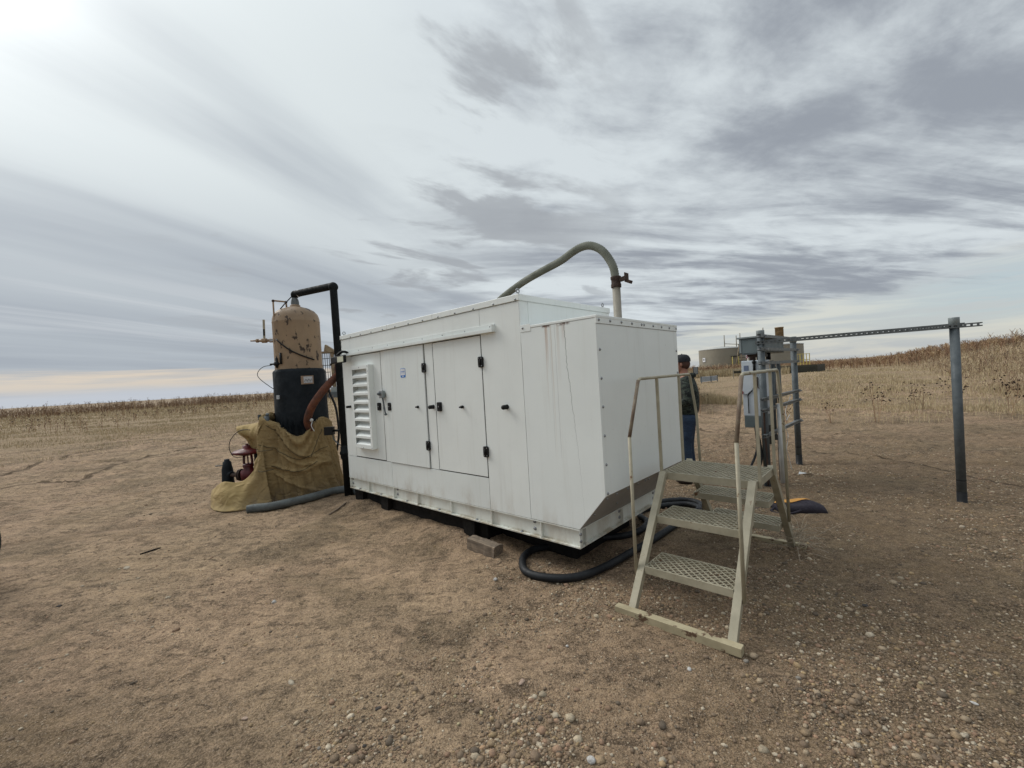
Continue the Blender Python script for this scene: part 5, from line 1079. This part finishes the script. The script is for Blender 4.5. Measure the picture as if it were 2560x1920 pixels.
def scatter():
    N = 190000; D = np.exp(nr.rand(N)*(math.log(11)-math.log(1.05))+math.log(1.05)); A = np.radians(nr.rand(N)*122-61); x = D*np.sin(A); y = D*np.cos(A)
    dens = .05+.55*np.exp(-((x-.1)/.9)**2)*(1-sstep(y, 1.4, 2.4))+.85*sstep(x*.8-y*.12+.1, -.9, 1.0)+.55*(1-sstep(y, 1.2, 2.6))*sstep(x, -2.0, .3)
    cl = fbm(x*1.3+4, y*1.3, 4); dens = dens*(.10+1.9*sstep(cl, .42, .66))*(1-.7*sstep(D, 6, 11))
    # not inside the enclosure footprint
    lx = (x-PX)*DW.x+(y-PY)*DW.y; ly = (x-PX)*DL.x+(y-PY)*DL.y; inside = (lx > .15) & (lx < 1.4) & (ly > .2) & (ly < 3.6)
    keep = (nr.rand(N) < dens) & ~inside & (y > .4); x, y, D = x[keep], y[keep], D[keep]; n = len(x)
    r = .0027*np.exp(nr.randn(n)*.66)*(1+.25*(1-sstep(D, 1.5, 3)))+.0005*D; r = np.minimum(r, .021)
    return x, y, r
def stones_mesh(name, x, y, r, label=None):
    n = len(x); z = ground_z(x, y); S3 = np.c_[r*(.8+.6*nr.rand(n)), r*(.8+.6*nr.rand(n)), r*(.5+.35*nr.rand(n))]
    V = iv[None]*(1+.22*(nr.rand(n, 12, 1)-.5)); V = V*S3[:, None, :]; a = nr.rand(n)*6.28; ca, sa = np.cos(a)[:, None], np.sin(a)[:, None]
    X_ = V[..., 0]*ca-V[..., 1]*sa+x[:, None]; Y_ = V[..., 0]*sa+V[..., 1]*ca+y[:, None]; Z_ = V[..., 2]+(z+r*.18)[:, None]
    V = np.stack([X_, Y_, Z_], -1).reshape(-1, 3); F = (if_[None]+12*np.arange(n)[:, None, None]).reshape(-1, 3)
    pc = PAL[nr.randint(0, len(PAL), n)]*(.75+.35*nr.rand(n, 1)); C_ = np.repeat(pc, 12, 0)
    return fast_mesh(name, V, F, stone_mat, {'col': C_}, True)
x, y, r = scatter(); o = stones_mesh('gravel', x, y, r); tag(o, kind='stuff')
def bigstone(x, y, r, colr, label, flat=.7, el_=1.2, rz=None):
    me = bpy.data.meshes.new('stone'); bmm = bmesh.new(); bmesh.ops.create_icosphere(bmm, subdivisions=3, radius=1)
    sd_ = rnd.random()*50; rz = rnd.random()*3 if rz is None else rz
    for v in bmm.verts:
        c__ = v.co; n_ = fbm(np.array([c__.x*1.6+sd_]), np.array([c__.y*1.6+c__.z*2.1]), 3)[0]; v.co = c__*(.75+.5*n_); v.co.x *= r*el_; v.co.y *= r; v.co.z *= r*flat
    for f in bmm.faces: f.smooth = True
    bmm.to_mesh(me); bmm.free(); at = me.attributes.new('col', 'FLOAT_COLOR', 'POINT'); at.data.foreach_set('color', np.tile(np.array((*colr, 1), np.float32), len(me.vertices)))
    me.materials.append(stone_mat); o = bpy.data.objects.new('stone', me); COL.objects.link(o); o.location = (x, y, gz(x, y)+r*flat*.35); o.rotation_euler = (0, 0, rz); tag(o, label, 'stone'); return o
STONES = [
    (-0.223, 3.381, 0.016, (0.52, 0.5, 0.47), 'pale angular stone in front of the big black hose loop', 0.8, 1.0),
    (-0.524, 2.955, 0.0108, (0.4, 0.29, 0.22), 'round pinkish stone alone on sandy dirt below the wood block', 0.8, 1.1),
    (0.233, 2.49, 0.0085, (0.52, 0.5, 0.47), 'small white stone midway between the hose loop and the bottom edge', 0.8, 1.0),
    (-0.425, 2.415, 0.0089, (0.44, 0.37, 0.22), 'yellowish pebble at the left of the gravel patch', 0.8, 1.0),
    (-0.383, 2.156, 0.009, (0.44, 0.37, 0.22), 'pale yellow pebble above the pebble cluster at bottom centre', 0.8, 1.0),
    (-0.296, 2.113, 0.01, (0.4, 0.29, 0.22), 'pink tinged rounded pebble at bottom centre', 0.7, 1.2),
    (-0.241, 2.04, 0.0091, (0.44, 0.37, 0.22), 'tan rounded pebble below the pink one at bottom centre', 0.7, 1.25),
    (-0.343, 1.981, 0.0088, (0.44, 0.37, 0.22), 'yellow pebble touching a grey one near the bottom edge', 0.8, 1.1),
    (-0.22, 1.843, 0.0116, (0.45, 0.29, 0.17), 'orange brown stone lying at the bottom edge left of centre', 0.6, 1.3),
    (-0.255, 1.833, 0.0077, (0.25, 0.225, 0.19), 'smooth grey pebble left of the orange brown stone', 0.5, 1.3),
    (-0.198, 1.822, 0.0081, (0.25, 0.225, 0.19), 'flat grey pebble below the orange brown stone', 0.5, 1.3),
    (-0.04, 2.213, 0.0139, (0.4, 0.29, 0.22), 'long pale pink stone in the middle of the gravel', 0.5, 1.7),
    (0.236, 1.748, 0.0165, (0.52, 0.5, 0.47), 'largest pale rough stone cut by the bottom edge', 0.8, 1.2),
    (0.523, 1.729, 0.0145, (0.42, 0.36, 0.27), 'brown stone sitting at the bottom edge below the steps', 0.8, 1.1),
    (0.325, 1.769, 0.0074, (0.42, 0.36, 0.27), 'light brown pebble right of the largest pale stone', 0.8, 1.0),
    (-0.762, 2.113, 0.01, (0.06, 0.055, 0.05), 'black elongated stone at lower left of the gravel patch', 0.6, 1.6),
    (-0.75, 1.881, 0.0079, (0.06, 0.055, 0.05), 'dark grey stone near the bottom edge left of centre', 0.7, 1.2),
    (1.525, 1.835, 0.0106, (0.42, 0.36, 0.27), 'tan oval pebble at lower right', 0.7, 1.3),
    (1.796, 1.763, 0.0125, (0.42, 0.36, 0.27), 'broad tan pebble in the lower right gravel', 0.7, 1.3),
    (1.792, 1.723, 0.009, (0.42, 0.36, 0.27), 'round tan pebble just below the broad tan one', 0.8, 1.1),
    (1.029, 1.784, 0.0065, (0.4, 0.29, 0.22), 'small pink stone in a dark hollow at lower right', 0.9, 1.0),
    (1.362, 2.15, 0.0113, (0.25, 0.225, 0.19), 'mauve grey stone in a small cluster right of the steps', 0.7, 1.2),
    (2.204, 2.757, 0.0145, (0.06, 0.055, 0.05), 'flat dark slate chip on the dirt right of the steps', 0.35, 1.4),
    (1.178, 2.297, 0.012, (0.25, 0.225, 0.19), 'grey brown stone at the end of the front ground beam', 0.7, 1.2),
    (1.899, 2.059, 0.0081, (0.44, 0.37, 0.22), 'cream oval pebble at right', 0.8, 1.3),
    (2.005, 1.917, 0.009, (0.52, 0.5, 0.47), 'elongated white pebble at far right', 0.5, 1.7),
    (0.845, 2.237, 0.0117, (0.52, 0.5, 0.47), 'pair of pale stones below the front ground beam', 0.8, 1.3),
    (-1.91, 3.245, 0.0153, (0.52, 0.5, 0.47), 'round pale stone alone on bare dirt at left centre', 0.9, 1.0),
    (-1.309, 2.333, 0.0135, (0.42, 0.36, 0.27), 'elongated grey white stone alone on bare dirt lower left', 0.5, 1.9),
    (-3.7, 3.384, 0.0142, (0.06, 0.055, 0.05), 'dark grey stone on bare dirt near the left edge', 0.6, 1.2),
    (-1.412, 2.09, 0.011, (0.4, 0.29, 0.22), 'flat brown stone sunk in the dirt lower left', 0.4, 1.6),
    (-3.79, 4.082, 0.0235, (0.42, 0.36, 0.27), 'pale flat stone below the dark stick', 0.35, 1.8),
    (-0.949, 1.875, 0.0079, (0.25, 0.225, 0.19), 'grey stone near the bottom edge in the sandy dirt', 0.8, 1.1)]
for (x, y, r, c__, lab, fl_, e_) in STONES: bigstone(x, y, r, c__, lab, fl_, e_)
# ------------------------------------------------------------------ grass and weeds
def attr_mat(name, rough=.9, trans=.0):
    m, t, b = newmat(name); setb(b, rough, 0, .2); at = t.n.new('ShaderNodeAttribute'); at.attribute_name = 'col'; t.l.new(at.outputs['Color'], b.inputs['Base Color']); return m
grass_mat = attr_mat('dry_grass_blades'); weed_mat = attr_mat('dry_weed')
def blades(name, x, y, h_, w_, col, lean=.35, zt=None, segs=2):
    n = len(x); z = H(x, y)-.01 if zt is None else zt
    a = nr.rand(n)*6.28; tx, ty = np.cos(a), np.sin(a); la = nr.rand(n)*6.28; lm = lean*h_*(.2+nr.rand(n)); lx, ly = np.cos(la)*lm, np.sin(la)*lm
    b0 = np.c_[x-tx*w_/2, y-ty*w_/2, z]; b1 = np.c_[x+tx*w_/2, y+ty*w_/2, z]; m0 = np.c_[x+lx*.35-tx*w_*.35, y+ly*.35-ty*w_*.35, z+h_*.6]; m1 = np.c_[x+lx*.35+tx*w_*.35, y+ly*.35+ty*w_*.35, z+h_*.6]; tp_ = np.c_[x+lx, y+ly, z+h_]
    V = np.stack([b0, b1, m0, m1, tp_], 1).reshape(-1, 3); k = 5*np.arange(n)[:, None]; F = np.concatenate([k+np.array([[0, 1, 3]]), k+np.array([[0, 3, 2]]), k+np.array([[2, 3, 4]])], 0)
    return fast_mesh(name, V, F, grass_mat, {'col': np.repeat(col, 5, 0)}, False)
STRAW = np.array([(.50, .405, .245), (.43, .34, .20), (.56, .47, .31), (.34, .26, .155), (.40, .32, .205)])
BROWN = np.array([(.26, .165, .10), (.20, .125, .078), (.30, .21, .13), (.16, .10, .065), (.35, .26, .16)])
def field(N, D0, D1, a0, a1, denf):
    D = np.exp(nr.rand(N)*(math.log(D1)-math.log(D0))+math.log(D0)); A = np.radians(a0+nr.rand(N)*(a1-a0)); x = D*np.sin(A); y = D*np.cos(A); k = nr.rand(N) < denf(x, y, D); return x[k], y[k], D[k]
def foot(x, y): return (x-F0[0])*HN[0]+(y-F0[1])*HN[1]
# right side dry grass
def dR(x, y, D):
    cl = fbm(x*.7, y*.7, 4); d_ = sstep(D, 10.5, 14)*(.12+1.6*sstep(cl, .40, .62))
    edge_ = sstep(y-(11.6-.28*(x-8)), -.6, .6)
    track = np.exp(-((foot(x, y)+9.5)/3.2)**2); road = (1-.85*track)*(1-.8*np.exp(-((x/np.maximum(y, 1)-.50)/.20)**2)*(1-sstep(x/np.maximum(y, 1), .60, .75)))
    return d_*np.clip(edge_, 0, 1)*np.clip(road, .05, 1)*sstep(x, 3.5, 8)
x, y, D = field(230000, 9.5, 70, 12, 62, dR); n = len(x)
h_ = (.04+.11*nr.rand(n)**1.5)*(1+1.3*sstep(fbm(x*.5, y*.5, 3), .5, .7))*(1-.5*sstep(D, 25, 60)); o = blades('dry_grass', x, y, h_, np.maximum(.003, .0006*D), STRAW[nr.randint(0, 5, n)]*(.8+.4*nr.rand(n, 1))); tag(o, kind='stuff')
# edge tussocks on the right
def dE(x, y, D): return sstep(fbm(x*1.1+7, y*1.1, 3), .42, .6)*np.exp(-((y-(12.1-.28*(x-8)))/.9)**2)
x, y, D = field(90000, 9.5, 15, 34, 60, dE); n = len(x); o = blades('dry_grass', x, y, .09+.24*nr.rand(n), np.full(n, .006), STRAW[nr.randint(0, 5, n)]*(.9+.4*nr.rand(n, 1)), .4); tag(o, kind='stuff')
# clump behind the person
N = 9000; x = 7.4+nr.randn(N)*1.3; y = 17.0+nr.randn(N)*.5; o = blades('dry_grass', x, y, .20+.45*nr.rand(N)*np.exp(-((x-7.4)/1.6)**2), np.full(N, .010), STRAW[nr.randint(0, 5, N)]*(.75+.4*nr.rand(N, 1)), .5); tag(o, kind='stuff')
# left side field
def dLf(x, y, D):
    cl = fbm(x*.35, y*.8, 4); band = sstep(D, 15, 34); return band*(.10+1.3*sstep(cl, .42, .62))*(1-.7*np.exp(-((y-34-.35*(x+20))/1.4)**2))
x, y, D = field(300000, 14, 130, -64, 8, dLf); n = len(x)
o = blades('dry_grass', x, y, (.03+.10*nr.rand(n)**1.4)*(1+.4*sstep(D, 20, 35)+1.4*sstep(D, 40, 90)), np.maximum(.004, .0006*D), STRAW[nr.randint(0, 5, n)]*(.8+.4*nr.rand(n, 1))); tag(o, kind='stuff')
# grass round the storage tanks
def dT(x, y, D): return .6+.4*fbm(x*.3, y*.3, 3)
x, y, D = field(26000, 48, 90, 20, 33, dT); n = len(x); o = blades('dry_grass', x, y, .35+.55*nr.rand(n), .0011*D, STRAW[nr.randint(0, 5, n)]*(.65+.4*nr.rand(n, 1))); tag(o, kind='stuff')
# weeds: branching stems with dark seed heads, all numpy
def weeds(name, x, y, h_, th_, cols, heads=True, nb=9, spread=.45, hs=.010, hcol=(.035, .022, .016)):
    n = len(x); z = H(x, y)-.02; VV = []; FF = []; CC = []; off = 0
    def seg(p, q_, w0, w1, colr):
        nonlocal off
        m_ = len(p); a = nr.rand(m_)*3.14; tx = np.c_[np.cos(a), np.sin(a), np.zeros(m_)]
        V = np.stack([p-tx*w0[:, None], p+tx*w0[:, None], q_+tx*w1[:, None], q_-tx*w1[:, None]], 1).reshape(-1, 3); k = 4*np.arange(m_)[:, None]+off
        VV.append(V); FF.append(np.concatenate([k+np.array([[0, 1, 2]]), k+np.array([[0, 2, 3]])], 0)); CC.append(np.repeat(colr, 4, 0)); off += len(V)
    base = np.c_[x, y, z]; col = cols[nr.randint(0, len(cols), n)]*(.75+.5*nr.rand(n, 1)); ln = (nr.randn(n, 2)*.10)*h_[:, None]
    top = base+np.c_[ln, h_]; seg(base, top, th_, th_*.5, col)
    hp_ = [top]
    for b_ in range(nb):
        f = .25+.7*nr.rand(n); p = base+(top-base)*f[:, None]; a = nr.rand(n)*6.28; ll = h_*(1-f*.55)*spread*(.6+.6*nr.rand(n)); q_ = p+np.c_[np.cos(a)*ll*.75, np.sin(a)*ll*.75, ll*(.55+.5*nr.rand(n))]
        seg(p, q_, th_*.6, th_*.35, col); hp_.append(q_)
        a2 = a+nr.randn(n)*.9; l2 = ll*.5; p2 = p+(q_-p)*.55; q2 = p2+np.c_[np.cos(a2)*l2*.7, np.sin(a2)*l2*.7, l2*.8]; seg(p2, q2, th_*.45, th_*.3, col); hp_.append(q2)
    if heads:
        HP = np.concatenate(hp_, 0); keep = nr.rand(len(HP)) < (1.0 if heads is True else heads); HP = HP[keep]; m_ = len(HP)
        rr_ = (hs[np.tile(np.arange(n), len(hp_))][keep] if isinstance(hs, np.ndarray) else np.full(m_, hs))*(.6+.7*nr.rand(m_))
        oct_ = np.array([(1, 0, 0), (-1, 0, 0), (0, 1, 0), (0, -1, 0), (0, 0, .8), (0, 0, -.6)], float); of = np.array([(0, 2, 4), (2, 1, 4), (1, 3, 4), (3, 0, 4), (2, 0, 5), (1, 2, 5), (3, 1, 5), (0, 3, 5)])
        V = (oct_[None]*rr_[:, None, None]+HP[:, None, :]).reshape(-1, 3); VV.append(V); FF.append((of[None]+6*np.arange(m_)[:, None, None]+off).reshape(-1, 3)); CC.append(np.tile(np.array(hcol), (len(V), 1))); off += len(V)
    return fast_mesh(name, np.concatenate(VV), np.concatenate(FF), weed_mat, {'col': np.concatenate(CC)}, False)
# bank on the right
def dB(x, y, D): s_ = foot(x, y)+4*(fbm(x*.25, y*.25, 3)-.5); return sstep(s_, -.8, 1.2)*(1-sstep(s_, 22, 40))*(.5+.6*fbm(x*.4, y*.4, 3))*(.35+.65*sstep(D, 14, 20))
x, y, D = field(6500, 13, 95, 38, 66, dB); n = len(x); o = weeds('bank_weeds', x, y, (.25+.5*nr.rand(n))*(.6+.8*fbm(x*.5, y*.5, 3)), .0012+.00018*D, BROWN*np.array([1.35, 1.5, 1.6]), .14, 8, .5, .0007*D, (.09, .06, .045)); tag(o, kind='stuff')
x, y, D = field(60000, 13, 95, 38, 66, dB); n = len(x); o = blades('bank_grass', x, y, (.12+.30*nr.rand(n))*(.6+.8*fbm(x*.4, y*.4, 3)), np.maximum(.006, .0007*D), np.concatenate([STRAW[1:5]*.9, BROWN*np.array([1.5, 1.65, 1.8])])[nr.randint(0, 9, n)]*(.8+.4*nr.rand(n, 1)), .5); tag(o, kind='stuff')
# brush along the far right horizon
def dF(x, y, D): return .4+.6*fbm(x*.15, y*.15, 3)
x, y, D = field(5200, 60, 120, 22, 56, dF); n = len(x); o = weeds('far_brush', x, y, .7+1.0*nr.rand(n)*fbm(x*.1, y*.1, 2), .00045*D, BROWN*1.25, False, 9, .55); tag(o, kind='stuff')
# tall brown weeds on the left horizon
def dW(x, y, D): return sstep(D+16*(fbm(x*.06, y*.06, 3)-.5), 82, 96)*(.25+.9*sstep(fbm(x*.12, y*.12, 3), .35, .6))
x, y, D = field(13000, 74, 140, -66, 6, dW); n = len(x); o = weeds('horizon_weeds', x, y, (.6+1.35*nr.rand(n)**2.0)*(.75+.5*fbm(x*.15, y*.15, 3)), .00026*D, BROWN*np.array([1.0, 1.0, 1.0]), .35, 6, .35, .00045*D, (.11, .07, .05)); tag(o, kind='stuff')
def dW2(x, y, D): return .5*sstep(fbm(x*.2, y*.2, 3), .45, .6)
x, y, D = field(2600, 34, 68, -62, 4, dW2); n = len(x); o = weeds('scattered_weeds', x, y, .35+.5*nr.rand(n), .0003*D, BROWN*1.3, .4, 6, .4, .0007*D); tag(o, kind='stuff')
# single dried sunflowers that can be told apart
def plant(px_, py_, hh_, nb, label, hs=.016, seed=0):
    global nr
    keep = nr; nr = np.random.RandomState(200+seed)
    n = 6; x = px_+nr.randn(n)*.05; y = py_+nr.randn(n)*.05; o = weeds('dried_sunflower', x, y, hh_*(.6+.4*nr.rand(n)), np.full(n, .0055), BROWN*1.3, True, nb, .55, hs); tag(o, label, 'plant'); nr = keep
plant(8.75, 10.35, 1.0, 4, 'dried sunflower with many dark heads left of the lone right post', .022, 1)
plant(8.1, 10.9, .62, 3, 'small dried sunflower midway between the rack and the lone post', .018, 2)
plant(7.15, 11.3, .55, 3, 'low dried sunflower closest to the rack', .016, 3)
plant(6.3, 14.6, 1.05, 2, 'thin dried sunflower rising from the mound behind the person', .018, 4)
plant(12.0, 10.3, 1.15, 5, 'tall dried sunflower nearest the right edge of the picture', .026, 5)
plant(12.6, 12.2, 1.1, 5, 'dried sunflower behind the lone post at the bank foot', .026, 6)
plant(11.0, 11.6, .85, 4, 'dried sunflower just right of the lone post', .022, 7)
# tumbleweed wisps caught on the steps
x = np.array([OX])+DW.x*1.62+nr.randn(60)*.10; y = np.array([OY])+DW.y*1.62+nr.randn(60)*.10
tw = MB()
for i in range(46):
    a = nr.rand()*6.28; p = Vector((2.32+nr.randn()*.05, 3.62+nr.randn()*.05, .01+nr.rand()*.15)); e = Vector((math.cos(a), math.sin(a), .2+nr.rand()*.9))*(.10+.22*nr.rand()); k = Vector((nr.randn()*.05, nr.randn()*.05, -.12*nr.rand()))
    tw.tube(spline([p, p+e*.5, p+e+k], 3), .0016, 4, False)
for i in range(40):
    a = nr.rand()*6.28; p = Vector((2.05+nr.randn()*.10, 4.05+nr.randn()*.08, .12+nr.rand()*.30)); e = Vector((math.cos(a), math.sin(a), nr.randn()*.7))*(.08+.18*nr.rand()); tw.tube(spline([p, p+e*.5+Vector((0, 0, .03)), p+e], 3), .0013, 4, False)
tw.build('tumbleweed', pm('pale_twigs', (.42, .36, .27), (.30, .25, .18), 30, .9), None, 0, False); tag(bpy.data.objects['tumbleweed'], 'wispy pale tumbleweed caught under the far side of the steps', 'plant')
pc = MB(); pc.add([(3.95+.0, 6.0, .02), (4.05, 5.93, .05), (4.16, 5.95, .015), (4.10, 6.03, .02), (4.0, 6.06, .045)], [(0, 1, 3, 4), (1, 2, 3)], False); pc.build('paper_scrap', 'whitepvc', None, 0, False); tag(bpy.data.objects['paper_scrap'], 'crumpled pale scrap on the dirt right of the far rack post', 'scrap')
S.render.engine = 'CYCLES'; S.cycles.max_bounces = 5; S.cycles.diffuse_bounces = 3; S.cycles.caustics_reflective = False; S.cycles.caustics_refractive = False
